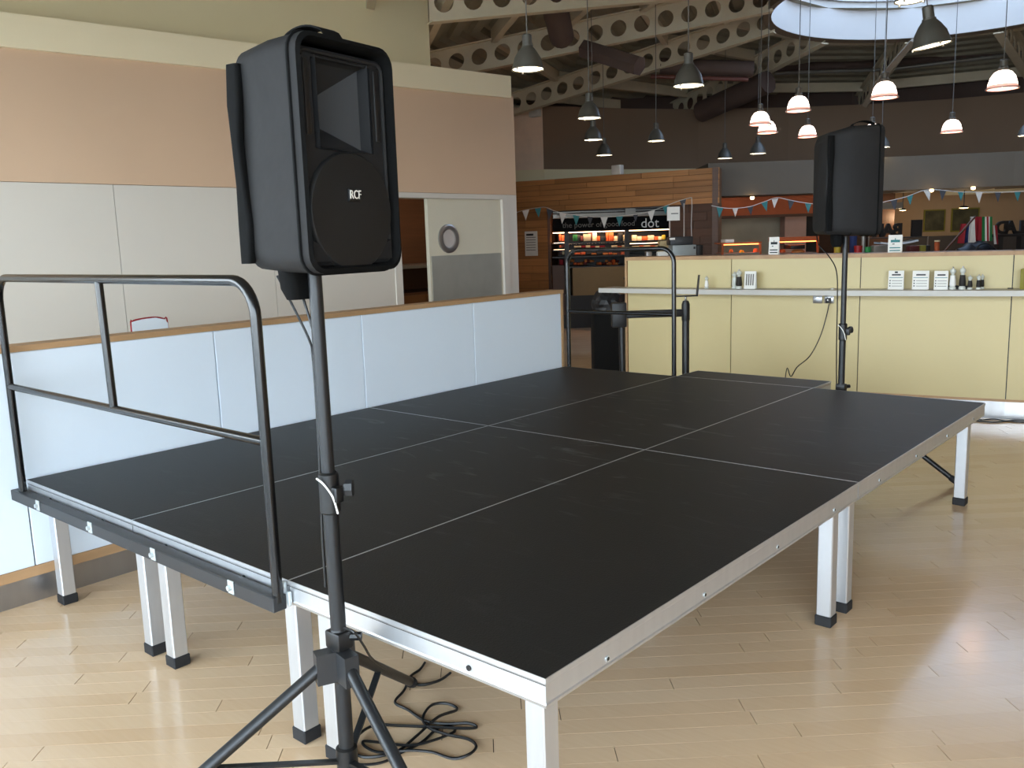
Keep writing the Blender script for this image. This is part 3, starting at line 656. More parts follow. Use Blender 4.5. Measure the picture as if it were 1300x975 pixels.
    text('badge_lettering', 'RCF', M['whiteflag'], bd, .023, T(xb+.0225, 0, zbg) @ Matrix(((0, 0, 1, 0), (1, 0, 0, 0), (0, 1, 0, 0), (0, 0, 0, 1))) @ Matrix.Diagonal((.95, 1.25, 1, 1)))
    return s
TH1 = math.radians(8)
bagged_speaker(P1, ZT, TH1, .32, .235, at(440, 60, 2.2).z-ZT, 'near black loudspeaker in an open padded bag, pale badge on its round grille', True)
bagged_speaker(P2, H+.955, math.radians(38), .34, .33, .665, 'distant black loudspeaker fully covered by its bag, above the cream counter', False)

# ---- cables
def cable(name, pts, r, m, label, n=6, cat='cable'):
    return tag(MB().tube(bez(pts, n), r, 6).build(name, m), label, cat)
U1 = Vector((-FH.y, FH.x, 0))
def near_pole(px, py, D=2.2, dz=0): return at(px, py, D)
cable('speaker_cable', [at(352, 350, 2.28), at(370, 385, 2.27), at(392, 430, 2.25), at(397, 452, 2.235), at(402, 520, 2.215), at(406, 600, 2.21), at(409, 680, 2.21), at(413, 745, 2.21)], .0032, M['black'], 'thin black cable dropping from the bagged loudspeaker down the left of its near stand')
cable('speaker_cable', [at(383, 372, 2.26), at(393, 405, 2.24), at(401, 430, 2.225)], .0038, M['black'], 'short black lead running from under the near loudspeaker to its pole')
coil = [(438, 799), (452, 811), (462, 826), (476, 842), (484, 850)]
def fl(pp): return [onz(a/4.755+430, b/4.755+770, .006) for a, b in pp]
c0 = [at(437, 797, 2.16), at(450, 803, 2.1), at(462, 820, 2.15), at(472, 836, 2.22), at(490, 850, 2.4)]
cp = fl([(520, 338), (490, 380), (430, 425), (395, 505), (340, 578), (420, 625), (520, 690), (640, 715), (780, 718), (832, 728), (760, 742), (560, 740), (340, 718), (220, 722), (120, 790), (95, 870), (150, 915), (260, 915), (360, 870), (480, 780), (600, 680), (715, 622), (650, 592), (560, 610), (508, 670), (540, 735), (650, 785), (780, 800), (830, 850), (790, 905), (690, 918), (560, 885), (420, 882), (250, 880), (165, 855), (150, 828), (230, 818), (420, 845), (560, 825), (690, 760), (690, 730), (600, 735), (500, 820), (380, 880), (280, 935), (170, 955), (60, 945), (20, 930)])
for i, p in enumerate(cp): p.z = .006+.004*(i % 3 if 6 < i < 40 else 0)
cable('floor_cable', cp, .0048, M['black'], 'black cable in loose loops on the wooden floor under the near stage corner', 7)
cable('floor_cable', fl([(675, 400), (620, 440), (540, 468), (480, 472), (430, 452)]), .0048, M['black'], 'short end of black cable lying beside the rubber foot of the near stand')
cable('speaker_cable', c0, .0035, M['black'], 'black lead curving away from the hub of the near stand towards the floor')
pp2 = Vector((P2.x, P2.y, 0)); f2 = FH*-.03
cable('speaker_cable', [at(1037, 300, 5.95)]+[at(1040, 312, 5.9), at(1052, 325, 5.85), at(1062, 345, 5.78), at(1063, 385, 5.76), at(1062, 440, 5.76), at(1062, 492, 5.76)], .004, M['black'], 'black cable hanging from the distant loudspeaker down beside its pole')

# ================================================================ COUNTER at the back
def fy(x): return 6.17+.03*x+.042*x*x
ct = empty('counter', (1.4, 6.3, 0), label='long curved counter faced with cream panels and edged in oak, behind the stage', cat='counter')
XS = [-.845, .31, 1.465, 2.59, 3.72, 4.85, 5.98]
ZCT = .775+H
def seg(mb, i, off, th, z0, z1, g=0.0):
    a, b = Vector((XS[i], fy(XS[i]), 0)), Vector((XS[i+1], fy(XS[i+1]), 0)); d = (b-a).normalized(); n = Vector((d.y, -d.x, 0))
    a = a+d*g+n*off; b = b-d*g+n*off
    return mb.quadbox(a, b, z0, z1, z0, z1, th)
for i in range(len(XS)-1):
    seg(MB(), i, 0, .02, .17, ZCT-.022, .004).build('panel', M['yellow'], ct)
    seg(MB(), i, -.012, .30, .16, ZCT-.03).build('carcass', M['black'], ct)
    seg(MB(), i, .012, .36, ZCT-.022, ZCT+.012).build('oak_top', M['oak'], ct)
    seg(MB(), i, .006, .05, .15, .17).build('oak_base_trim', M['oak'], ct)
    seg(MB(), i, -.03, .06, 0, .15).build('steel_plinth', M['steel'], ct)
MB().box(XS[0]-.025, XS[0]-.001, fy(XS[0])-.012, fy(XS[0])+.35, 0, ZCT+.012).build('oak_end_trim', M['oak'], ct)
ZS = .487+H
sh = MB()
sp = []
NS = 30; xa, xb2 = -1.01, 5.98
fr = []; bk_ = []
for k in range(NS+1):
    x = xa+(xb2-xa)*k/NS; n = Vector((.03+.084*x, -1, 0)).normalized(); q = Vector((x, fy(x), 0)); fr.append(q+n*.27); bk_.append(q+n*.008)
vs = [v+Vector((0, 0, z)) for z in (ZS-.045, ZS) for v in fr+bk_]; m_ = NS+1; fs = []
for k in range(NS):
    fs += [(k, k+1, 2*m_+k+1, 2*m_+k), (m_+k+1, m_+k, 3*m_+k, 3*m_+k+1), (2*m_+k, 2*m_+k+1, 3*m_+k+1, 3*m_+k), (k+1, k, m_+k, m_+k+1)]
fs += [(0, 2*m_, 3*m_, m_), (NS, m_+NS, 3*m_+NS, 2*m_+NS)]
MB().add(vs, fs).build('shelf', mat('shelf_laminate', (188, 185, 178), .45, 0, .015, 3), ct)
def onshelf(px, off=.10):                    # place on the shelf under a pixel column, off = distance in front of the panels
    best = None
    for k in range(2001):
        x = -1+6*k/2000; n = Vector((.03+.084*x, -1, 0)).normalized(); q = Vector((x, fy(x), 0))+n*off
        e_ = abs(pj((q.x, q.y, ZS))[0]-px)
        if best is None or e_ < best[0]: best = (e_, q, math.atan2(-n.x, n.y)+PI)
    q = best[1]; return Vector((q.x, q.y, ZS)), best[2]
def pxm(p): return pj(p)[2]/FPX               # metres per pixel at a place

# ---- things on the counter shelf
def card(name, px, wpx, hpx, label, off=.10, group='printed cards on the counter', place=None, lines=True, turn=0, lean=True):
    p, a = place or onshelf(px, off); s = pxm(p); w_, h_ = wpx*s, hpx*s
    o = empty(name, p, a+turn, label, 'card', group)
    # folded card, a tent standing on its two edges
    d = .035
    MB().add([(-w_/2, -d/2, .0), (w_/2, -d/2, .0), (w_/2, 0, h_), (-w_/2, 0, h_), (-w_/2, -d/2+.003, .0), (w_/2, -d/2+.003, .0), (w_/2, .003, h_), (-w_/2, .003, h_)], [(0, 1, 2, 3), (7, 6, 5, 4), (0, 4, 5, 1), (1, 5, 6, 2), (2, 6, 7, 3), (3, 7, 4, 0)]).build('front_sheet', M['paper'], o, True)
    MB().add([(-w_/2, d/2, .0), (w_/2, d/2, .0), (w_/2, .003, h_), (-w_/2, .003, h_), (-w_/2, d/2+.002, .0), (w_/2, d/2+.002, .0), (w_/2, .006, h_), (-w_/2, .006, h_)], [(3, 2, 1, 0), (4, 5, 6, 7), (0, 1, 5, 4), (1, 2, 6, 5), (2, 3, 7, 6), (3, 0, 4, 7)]).build('rear_sheet', M['paper'], o, True)
    def bar(x0, x1, z0, z1, m, nm='printed_line'):
        y = lambda z: -d/2+d/2*z/h_-.0012
        MB().add([(x0*w_, y(z0*h_), z0*h_), (x1*w_, y(z0*h_), z0*h_), (x1*w_, y(z1*h_), z1*h_), (x0*w_, y(z1*h_), z1*h_)], [(0, 1, 2, 3)]).build(nm, m, o, True)
    return o, bar
for px, wp, off, lab, crest in ((1137, 18, .10, 'white printed card with a small dark crest, leftmost of the three on the shelf', True), (1168.5, 19, .10, 'white printed card without a crest, middle of the three on the shelf', False), (1194, 16, .12, 'greyish printed card beside the tall white salt mill on the shelf', False)):
    o, bar = card('menu_card', px, wp, 23.5, lab, off)
    bar(-.44, .44, .62, .65, M['teal']); bar(-.28, .30, .74, .82, M['greyflag'])
    for k in range(3): bar(-.42, -.34, .44-.14*k, .50-.14*k, M['ink']); bar(-.26, .40, .45-.14*k, .475-.14*k, M['cord'])
    if crest: bar(-.10, .10, .87, .96, M['ink'])
o, bar = card('menu_card', 952.5, 15, 22, 'plain whitish card with faint columns of print beside the mills at the counter left end', .10)
for k in range(4): bar(-.36+.19*k, -.25+.19*k, .2, .85, M['cord'])
def mill(px, top, wpx, fill, label, clear_head=True, off=.10):
    p, a = onshelf(px, off); s = pxm(p); h_ = (pj(p)[1]-top)*s; r = wpx*s/2
    o = empty('mill', p, a, label, 'mill', 'salt and pepper mills on the shelf')
    MB().lathe([(0, 0), (r*1.05, 0), (r*1.05, h_*.10), (r*.8, h_*.13), (r*.8, h_*.17)], seg=18).build('base', M['clear'], o, True)
    MB().lathe([(r*.8, h_*.14), (r, h_*.2), (r*.82, h_*.52), (r*.78, h_*.62), (0, h_*.62)], seg=18).build('body', fill, o, True)
    MB().lathe([(r*.6, h_*.62), (r*.45, h_*.68), (r*.85, h_*.76), (r*.9, h_*.84), (r*.5, h_*.92), (0, h_*.93)], seg=18).build('head', M['clear'] if clear_head else fill, o, True)
    MB().lathe([(0, h_*.92), (r*.2, h_*.92), (r*.26, h_*.96), (r*.15, h_), (0, h_)], seg=12).build('knob', M['steel'], o, True)
    return o
mill(1209, 339, 8, M['salt'], 'tall white salt mill standing on the shelf right of the greyish card')
mill(1221.5, 338, 8, M['pepper'], 'tall black pepper mill, second in the row right of the cards')
mill(1231, 349.5, 6, M['pepper'], 'short dark pepper mill just right of the tall black mill')
mill(1242, 348.5, 6, M['pepper'], 'short dark pepper mill standing apart near the right end of the mill row')
mill(1246.5, 348, 5, M['pepper'], 'short dark pepper mill at the very right end, behind its neighbour', True, .05)
mill(897, 350.5, 5, M['salt'], 'small white salt mill standing alone on the counter shelf behind the guard rail')
mill(938, 342, 8, M['pepper'], 'dark pepper mill beside the plain whitish card at the counter left end', True, .11)
mill(932.5, 345, 7, M['clear'], 'clear empty mill partly behind the dark mill at the counter left end', True, .06)
for px, lab in ((1203.5, 'dark round coaster left of the tall white salt mill'), (1215, 'dark round coaster between the two tall mills'), (1226, 'dark round coaster between the tall and the short black mills')):
    p, a = onshelf(px, .04); tag(MB().lathe([(0, 0), (.03, 0), (.03, .018), (.024, .026), (0, .026)], p, 16).build('coaster', M['black']), lab, 'coaster', 'coasters by the mills')
p, a = onshelf(1057, .09); tag(MB().lathe([(0, 0), (.03, 0), (.03, .006), (.012, .009), (0, .009)], p, 18).build('lid', M['steel']), 'small shiny lid lying on the shelf left of the distant stand pole', 'lid')
p, a = onshelf(1283, .05); tag(MB().rbox(p.x-.02, p.x+.02, p.y-.01, p.y+.01, p.z, p.z+.008, .002).build('clip', M['black']), 'tiny dark clip lying on the shelf beside the last panel joint', 'clip')
p, a = onshelf(1301, .10); tag(MB().rbox(p.x-.03, p.x+.05, p.y-.03, p.y+.03, p.z, p.z+.16, .004).build('napkin_box', M['olive']), 'tall beige box on the shelf cut by the right edge', 'box')

# sockets under the shelf with a plug and its cable
for px, lab in ((1038.5, 'metal wall socket under the shelf, left one of the pair, unused'), (1053, 'metal wall socket under the shelf with a black plug in it')):
    p, a = onshelf(px, .0); zz = at(px, 380, p.y and (Vector((p.x-CAM.x, p.y-CAM.y, 0)).dot(FH))).z
    so = empty('wall_socket', (p.x, p.y, zz), a, lab, 'socket', 'sockets under the shelf')
    MB().rbox(-.04, .04, -.009, -.0005, -.035, .035, .004).build('face_plate', M['steel'], so, True)
    for dx in (-.02, .02): MB().rbox(dx-.008, dx+.008, -.013, -.009, .012, .024, .002).build('switch', M['white'], so, True)
    if px > 1045: pz = Vector((p.x, p.y, zz)); pa = a
pn = Vector((math.sin(pa), -math.cos(pa), 0)); pr = Vector((math.cos(pa), math.sin(pa), 0))
pg = empty('plug', pz+pn*.0135, pa, 'black mains plug in the right socket, its cable dropping behind the stage', 'plug')
MB().rbox(-.022, .018, -.032, -.0, -.032, .014, .007).build('plug_body', M['black'], pg, True)
MB().rbox(-.008, .004, -.034, -.032, -.010, .004, .001).build('fuse_label', M['paper'], pg, True)
DC = Vector((pz.x-CAM.x, pz.y-CAM.y, 0)).dot(FH)
cpts = [at(1052.5, 386, DC-.02), at(1049, 402, DC-.04), at(1041, 428, DC-.06), at(1028, 452, DC-.1), at(1012, 466, DC-.14), at(1004, 478, DC-.18)]
q = cpts[-1]; cpts += [Vector((q.x-.03, q.y-.02, .4)), Vector((q.x-.05, q.y-.03, .12)), Vector((q.x-.02, q.y-.08, .008)), Vector((q.x+.3, q.y-.15, .008))]
MB().tube(bez(cpts, 6), .0045, 6).build('plug_cable', M['black'], pg).matrix_parent_inverse = (T(*pg.location) @ Rz(pa)).inverted() @ T(*pg.location)
for k, (ya, lab) in enumerate(((533, 'black cable lying along the counter plinth right of the far stage leg'), (535, 'second black cable lying in front of the first along the counter plinth'))):
    cable('floor_cable', [onz(1225, ya-1.5, .006), onz(1247, ya, .006), onz(1262, ya-1+2*k, .006), onz(1277, ya+1.2-1.5*k, .006), onz(1290, ya+.4, .006), onz(1312, ya+1.6, .006), onz(1340, ya+2, .006)], .0055, M['black'], lab)

# ---- black lifting stand behind the far guard rail
q = at(870.5, 420, 7.15); s = pj((q.x, q.y, q.z))[2]/FPX
ls = empty('support_stand', (q.x, q.y, 0), HV, 'black steel stand with an angled top bracket behind the narrow guard rail', 'stand')
z1 = at(870, 382, 7.15).z; zb1 = at(870, 397, 7.15).z; xl = -(870.5-790.5)*s
MB().lathe([(.030, .0), (.030, z1-.02), (.024, z1), (.0, z1+.004)], seg=16).build('upright', M['black'], ls, True)
MB().lathe([(.032, z1-.16), (.034, z1-.15), (.034, z1-.03), (.032, z1-.02)], seg=16).build('collar', M['black'], ls, True)
MB().cyl((xl, 0, .0), (xl-.01, 0, zb1+.02), .026, 16).build('upright', M['black'], ls, True)
MB().rbox(xl-.03, -.02, -.02, .02, zb1-.03, zb1+.03, .008).build('cross_bar', M['black'], ls, True)
MB().rbox(xl-.09, xl+.03, -.045, .045, zb1-.10, zb1+.10, .01).build('winch_box', M['black'], ls, True)
MB().lathe([(.016, z1), (.008, z1+.012), (.008, z1+.03), (.014, z1+.036)], seg=12).build('swivel', M['steel'], ls, True)
zt1 = at(880, 375, 7.15).z; zt2 = at(888, 349, 7.15).z
MB().rbox(-.09, .098, -.015, .015, zt1-.008, zt1+.002, .003).build('top_bracket', M['black'], ls, True)
MB().add([(.085, -.015, zt1), (.098, -.015, zt1), (.113, -.015, zt2), (.103, -.015, zt2), (.085, .015, zt1), (.098, .015, zt1), (.113, .015, zt2), (.103, .015, zt2)], [(0, 1, 2, 3), (7, 6, 5, 4), (0, 4, 5, 1), (1, 5, 6, 2), (2, 6, 7, 3), (3, 7, 4, 0)]).build('bracket_upright', M['black'], ls, True)
for dx in (0, xl): MB().rbox(dx-.05, dx+.05, -.3, .3, 0, .04, .008).build('foot', M['black'], ls, True)
# bin at the end of the counter
q = at(771, 400, 9.3)
bn = empty('bin', (q.x, q.y, 0), HV, 'dark bin with a crumpled bag at the left end of the cream counter', 'bin')
MB().rbox(-.16, .17, -.2, .2, .0, .80, .02).build('body', mat('bin_black', (14, 13, 12), .9, spec=.2), bn, True)
bm = bmesh.new(); bmesh.ops.create_icosphere(bm, subdivisions=3, radius=.15)
rg = random.Random(5)
for v in bm.verts: v.co = Vector((v.co.x*1.05, v.co.y, max(v.co.z, -.09)*1.05))*(1+rg.uniform(-.10, .10)); v.co.z += .895
MB().bm(bm).build('bin_bag', mat('bin_bag', (26, 25, 26), .5, 0, .2, 30), bn, True)

# ================================================================ KITCHEN FRONT AND SHOP FRONT
def face(px0, px1, y0, y1, D, D1=None):      # upright rectangle seen between pixels, at distance D (.. D1): plan ends and heights
    D1 = D1 or D; a = at(px0, (y0+y1)/2, D); b = at(px1, (y0+y1)/2, D1)
    return a, b, at((px0+px1)/2, y1, (D+D1)/2).z, at((px0+px1)/2, y0, (D+D1)/2).z
def slab(mb, px0, px1, y0, y1, D, th=.1, D1=None, z0=None, z1=None):
    a, b, zb, zt = face(px0, px1, y0, y1, D, D1); zb = z0 if z0 is not None else zb; zt = z1 if z1 is not None else zt
    return mb.quadbox(a, b, zb, zt, zb, zt, th)
# bulkhead over the servery, in three bends
bh = empty('wall_servery', at(1100, 240, 15), kind='structure')
for a, b, Da, Db in ((900, 1040, 14.95, 14.9), (1040, 1170, 14.9, 14.75), (1170, 1300, 14.75, 14.5), (1300, 1460, 14.5, 14.0)):
    slab(MB(), a, b, 0, 0, Da, 1.3, Db, 2.20, 2.74).build('bulkhead_panel', M['grey'], bh)
slab(MB(), 1460, 1800, 0, 0, 14.0, .3, 11.5, 0, 2.74).build('bulkhead_panel', M['grey'], bh)
kz = empty('wall_kitchen', at(1050, 280, 18), kind='structure')
slab(MB(), 860, 1130, 0, 0, 18.0, .15, None, 0, 2.6).build('tiled_back', M['darkwood'], kz)
warm = mat('warm_plaster', (176, 146, 112), .8, 0, .03)
slab(MB(), 1130, 1560, 0, 0, 18.0, .15, None, 1.40, 2.6).build('warm_back', warm, kz)
slab(MB(), 1130, 1560, 0, 0, 17.95, .2, None, 0, 1.40).build('grey_dado', mat('dado_grey', (84, 78, 74), .6), kz)
slab(MB(), 1112, 1146, 0, 0, 16.8, .25, None, 0, 2.55).build('pier', M['darkwood'], kz)
# low kitchen ceiling and side closers
a, b = at(850, 260, 14.9), at(1700, 260, 14.9); c_, d_ = at(850, 260, 19.5), at(1700, 260, 19.5)
MB().add([(p.x, p.y, z) for z in (2.56, 2.70) for p in (a+FH*1.2, b+FH*1.2, d_, c_)], [(3, 2, 1, 0), (4, 5, 6, 7), (0, 1, 5, 4), (1, 2, 6, 5), (2, 3, 7, 6), (3, 0, 4, 7)]).build('soffit', mat('soffit_brown', (84, 66, 52), .8), kz)
MB().quadbox(c_, at(905, 260, 15.3), 0, 2.7, 0, 2.7, .1).build('side_wall', M['darkwood'], kz)
MB().quadbox(at(1560, 260, 18), at(1600, 260, 12.6), 0, 2.7, 0, 2.7, -.1).build('side_wall', M['darkwood'], kz)
# copper canopy, steel splashback, pink panel, dark hatch
cp_ = empty('cooker_hood', at(975, 262, 15.4), label='orange copper coloured canopy over the kitchen servery', cat='hood')
slab(MB(), 906, 1044, 249, 274, 15.6, .5).build('canopy', M['copper'], cp_)
slab(MB(), 904, 1046, 272.5, 276, 15.5, .06).build('lower_trim', M['darkwood'], cp_)
slab(MB(), 905, 1045, 250, 252.5, 15.55, .04).build('upper_trim', M['copper'], cp_)
tag(slab(MB(), 908, 998, 272, 332, 17.2, .05).build('splashback', mat('splash_steel', (196, 188, 166), .4, .4, .25, 1.5)), 'brushed steel splashback behind the left heated gantry', 'splashback')
tag(slab(MB(), 996.5, 1023.5, 272, 312, 16.6, .3, None, .0).build('pillar', M['pink']), 'pinkish square pillar right of the steel splashback', 'pillar')
tag(slab(MB(), 1023.5, 1038, 275, 300, 16.9, .1, None, 1.2).build('dark_hatch', M['black']), 'black hatch right of the pinkish pillar', 'hatch')
# servery counter carrying the kitchen things (hidden behind the cream counter)
sv = empty('servery_counter', at(1080, 330, 11.6), label='long low servery counter with a dark top behind the cream counter', cat='counter')
ZV = 1.04
slab(MB(), 818, 1420, 0, 0, 10.35, 1.75, None, 0, ZV-.03).build('body', M['darkwood'], sv)
slab(MB(), 815, 1425, 0, 0, 10.3, 1.85, None, ZV-.03, ZV).build('worktop', M['charcoal'], sv)
def blk(mb, px0, px1, y0, y1, D, th, z0=None, r=None, z1=None):   # box standing in the hall, squared to the servery
    a, b, zb, zt = face(px0, px1, y0, y1, D); zb = z0 if z0 is not None else zb; zt = z1 if z1 is not None else zt
    L = (b-a).length; mx = T(a.x, a.y, 0) @ Rz(math.atan2(b.y-a.y, b.x-a.x))
    if r: return mb.rbox(0, L, 0, th, zb, zt, r, 2, mx)
    return mb.box(0, L, 0, th, zb, zt, mx)
def gantry(px0, px1, ytop, ybar, label, D):
    g = empty('heated_gantry', at((px0+px1)/2, ybar, D), label=label, cat='gantry', group='heated gantries on the servery'); g.location.z = ZV
    blk(MB(), px0, px1, ytop, ybar, D, .40).build('canopy', M['copper'], g)
    for x in (px0+.5, px1-2.5):
        blk(MB(), x, x+2.2, ybar, 330, D+.02, .03, ZV).build('post', M['copper'], g); blk(MB(), x, x+2.2, ybar, 330, D+.35, .03, ZV).build('post', M['copper'], g)
    blk(MB(), px0+4, px1-4, ybar, ybar+1.2, D+.12, .1).build('heat_lamp', M['heat'], g)
    blk(MB(), px0, px1, 329, 331, D, .40, ZV, None, ZV+.03).build('hot_plate', M['steel'], g)
    blk(MB(), px0+1, px1-1, 321, 322.5, D+.03, .36).build('glass_shelf', M['steel'], g)
    return g
gantry(916, 967, 307.5, 309.5, 'copper heated gantry nearest the dark wood wall, left of the upright menu card', 11.2)
gantry(987, 1040, 300.5, 306, 'copper heated gantry with a thick top, right of the upright menu card', 11.4)
def onv(name, px, y0, y1, wpx, D, m, label, cat, group=None, depth=.12, r=.006, z0=ZV):
    return tag(blk(MB(), px-wpx/2, px+wpx/2, y0, y1, D, depth, z0, r).build(name, m), label, cat, group)
def food(px, y, wpx, hpx, D, m, label):
    p = at(px, y, D); s = pxm(p); return tag(MB().lathe([(0, 0), (wpx*s/2, 0), (wpx*s/2, hpx*s*.5), (wpx*s*.3, hpx*s), (0, hpx*s)], (p.x, p.y, p.z), 12).build('hot_dish', m), label, 'dish', 'hot dishes in the gantries')
zsh = at(941, 321, 11.2).z
for px, wp, hp, D, m, lab in ((928, 5, 4, 11.35, M['bread'], 'small golden dish glowing at the left of the left gantry'), (941.5, 6, 3, 11.35, M['yellowp'], 'small yellow dish in the middle of the left gantry'), (959.5, 7, 5, 11.35, M['orange'], 'bright orange dish at the right of the left gantry'), (993, 8, 4, 11.5, M['orange'], 'orange dish at the left of the right gantry'), (1013, 16, 4, 11.5, M['bread'], 'wide row of bread rolls in the right gantry')):
    f_ = food(px, 321, wp, hp, D, m, lab); a_ = f_.data
    zm = min(v.co.z for v in a_.vertices)
    for v in a_.vertices: v.co.z += (at(px, 320.6, D).z - zm)
tag(blk(MB(), 1004, 1022, 311, 316, 11.45, .3, None, .004).build('tray', M['black']), 'black tray on the glass shelf of the right gantry', 'tray')
tag(blk(MB(), 921, 932, 304, 308, 11.25, .25, None, .004).build('plate_stack', M['paper']), 'pale stack of plates on top of the left gantry', 'plates')
# two upright menu cards on the cream counter
def oncounter(px, off=-.16):
    p, a = onshelf(px, off); p.z = ZCT+.012; return p, a
for px, wp, hp, lab, m in ((982, 13, 22, 'upright white menu card on the counter top between the two heated gantries', M['ink']), (1134.5, 16.5, 22, 'upright white menu card with green print on the counter top right of the distant loudspeaker', M['teal'])):
    o, bar = card('menu_card', px, wp, hp, lab, place=oncounter(px), group='upright cards on the counter top')
    bar(-.32, .34, .58, .72, m); bar(-.03, .03, .72, .82, m); bar(-.2, -.04, .46, .51, M['ink']); bar(-.38, .38, .24, .30, m); bar(-.38, .38, .09, .15, m)
# till group at the left
tl = empty('till', at(860, 320, 10.6), label='grey till with a raised dark top at the left of the counter', cat='till'); tl.location.z = ZV
blk(MB(), 854, 884, 311, 330, 10.6, .3, ZV, .008).build('body', mat('till_grey', (150, 156, 156), .4, .2), tl)
blk(MB(), 851, 880, 300.5, 311, 10.65, .26, None, .01).build('dark_top', M['charcoal'], tl)
blk(MB(), 850, 857, 302, 304.5, 10.62, .02).build('receipt', M['paper'], tl)
blk(MB(), 880.5, 883, 313, 316, 10.595, .01).build('lock', M['black'], tl)
onv('card_machine', 888.5, 311, 330, 8, 10.7, M['black'], 'black box standing right of the grey till', 'box')
onv('beige_box', 845, 305.5, 330, 15, 11.1, M['creambase'], 'beige box behind the grey till to its left', 'box', depth=.15)
onv('paper_pad', 842, 319.5, 330, 13, 10.45, M['paper'], 'white paper pad in front of the till, beside the guard rail', 'paper')
onv('tin', 824, 319.5, 330, 7, 10.5, M['steel'], 'small grey tin left of the paper pad on the counter', 'tin')
sg = empty('sign', at(855, 300, 10.9), label='square white notice on two thin rods above the till', cat='sign'); sg.location.z = ZV
blk(MB(), 847, 863, 262.5, 280, 11.0, .006).build('notice', M['paper'], sg)
blk(MB(), 852, 861, 270.6, 271.6, 10.995, .003).build('printed_line', M['ink'], sg)
blk(MB(), 849.5, 851, 280, 330, 11.01, .012, ZV).build('rod', M['steel'], sg); blk(MB(), 868, 869, 258, 330, 11.01, .012, ZV).build('rod', M['steel'], sg)
# right part of the servery: tubs, cups, rack, boxes
for px, y0, wp, m, nm, lab in ((1063, 311, 8, M['yellowp'], 'tub', 'yellow tub left of the distant stand pole on the servery'), (1089.5, 312, 10, M['redp'], 'tub', 'red tub on the servery below the distant loudspeaker'), (1101.5, 313.5, 9, M['greenp'], 'tub', 'green tub on the servery right of the red tub'), (1083, 300, 9, M['blue'], 'cup', 'tall dark blue cup behind the red tub'), (1095.8, 300, 5, M['pipe'], 'tube', 'upright grey tube between the red and the green tub'), (1118.5, 311.5, 18, M['pipe'], 'metal_bin', 'ribbed grey metal bin right of the green tub'), (1172, 311.5, 7, M['olive'], 'box', 'small olive box at the right of the wire rack'), (1161, 312, 12, M['maroon'], 'box', 'low dark red box under the wire rack'), (1178.5, 311.5, 5, M['black'], 'box', 'small black box right of the olive box')):
    p = at(px, 315, 11.3 if nm != 'cup' else 11.6); s = pxm(p); zt = at(px, y0, 11.3).z
    if nm in ('tub', 'cup', 'tube'):
        r = wp*s/2; tag(MB().lathe([(0, ZV), (r*.85, ZV), (r, zt-.01), (r*1.04, zt-.01), (r*1.04, zt), (r*.9, zt), (r*.8, ZV+.02), (0, ZV+.02)], (p.x, p.y, 0), 18).build(nm, m), lab, nm, 'tubs and cups on the servery')
    else: onv(nm, px, y0, 330, wp, 11.2 if nm != 'metal_bin' else 11.15, m, lab, 'box' if nm == 'box' else 'bin')
wr = empty('wire_rack', at(1140, 310, 11.7), label='low wire rack with a curved white tray behind the green printed menu card', cat='rack'); wr.location.z = ZV
for x in (1102, 1177): blk(MB(), x, x+1.2, 300, 330, 11.75, .012, ZV).build('post', M['steel'], wr); blk(MB(), x, x+1.2, 300, 330, 12.05, .012, ZV).build('post', M['steel'], wr)
blk(MB(), 1102, 1178, 301, 302.2, 11.75, .31).build('top_shelf', M['charcoal'], wr)
MB().add([v for k in range(13) for q in (0, .22) for v in ((at(1118+4*k, 309.5-3.2*(k/12)**1.6+2*math.sin(PI*k/12), 11.73)+FH*q)[:],)]+[v for k in range(13) for q in (0, .22) for v in ((at(1118+4*k, 307.2-3.2*(k/12)**1.6+2*math.sin(PI*k/12), 11.73)+FH*q)[:],)],
         [f for k in range(12) for f in ((2*k, 2*k+2, 2*k+3, 2*k+1), (26+2*k+1, 26+2*k+3, 26+2*k+2, 26+2*k), (2*k, 26+2*k, 26+2*k+2, 2*k+2), (2*k+1, 2*k+3, 26+2*k+3, 26+2*k+1))]).build('curved_tray', M['white'], wr)
def rear_letters(word, px0, pitch, hpx, D, zb, label, name):
    # free-standing cut-out letters facing the kitchen, so they are seen reversed from the hall
    p0 = at(px0, 300, D); s_ = pxm(p0); h_ = hpx*s_
    o = empty(name, (p0.x, p0.y, zb), HV, label, 'letters')
    n_ = len(word)
    for k, chh in enumerate(word):
        cu = bpy.data.curves.new('letter', 'FONT'); cu.body = chh; cu.size = h_/.70; cu.extrude = .02; cu.offset = h_*.055; cu.align_x = 'CENTER'; cu.resolution_u = 3
        t = bpy.data.objects.new('letter', cu); COL.objects.link(t)
        me = bpy.data.meshes.new_from_object(t.evaluated_get(bpy.context.evaluated_depsgraph_get())); bpy.data.objects.remove(t)
        x = (n_-1-k)*pitch*s_
        me.transform(T(x, 0, 0) @ Rz(PI) @ Matrix.Rotation(PI/2, 4, 'X'))
        zmin = min(v.co.z for v in me.vertices); me.transform(T(0, 0, .001-zmin)); me.materials.clear(); me.materials.append(M['black'])
        lo_ = bpy.data.objects.new('letter', me); COL.objects.link(lo_); lo_.parent = o
    return o
rear_letters('BAR', 1115, 12, 15.5, 11.9, at(1126, 301, 11.75).z, 'three black cut-out letters seen from behind on the wire rack behind the green printed card', 'sign_letters')
o = blk(MB(), 1157.5, 1171, 279, 301, 11.9, .03, at(1164, 301, 11.75).z+.001).build('display_screen', M['black']); tag(o, 'plain black screen standing on the wire rack left of the pictures', 'screen')
p = at(1189, 322, 11.2); s = pxm(p); zt = at(1189, 305, 11.2).z
o = empty('jar', (p.x, p.y, ZV), label='copper lidded jar on the servery right of the wire rack', cat='jar')
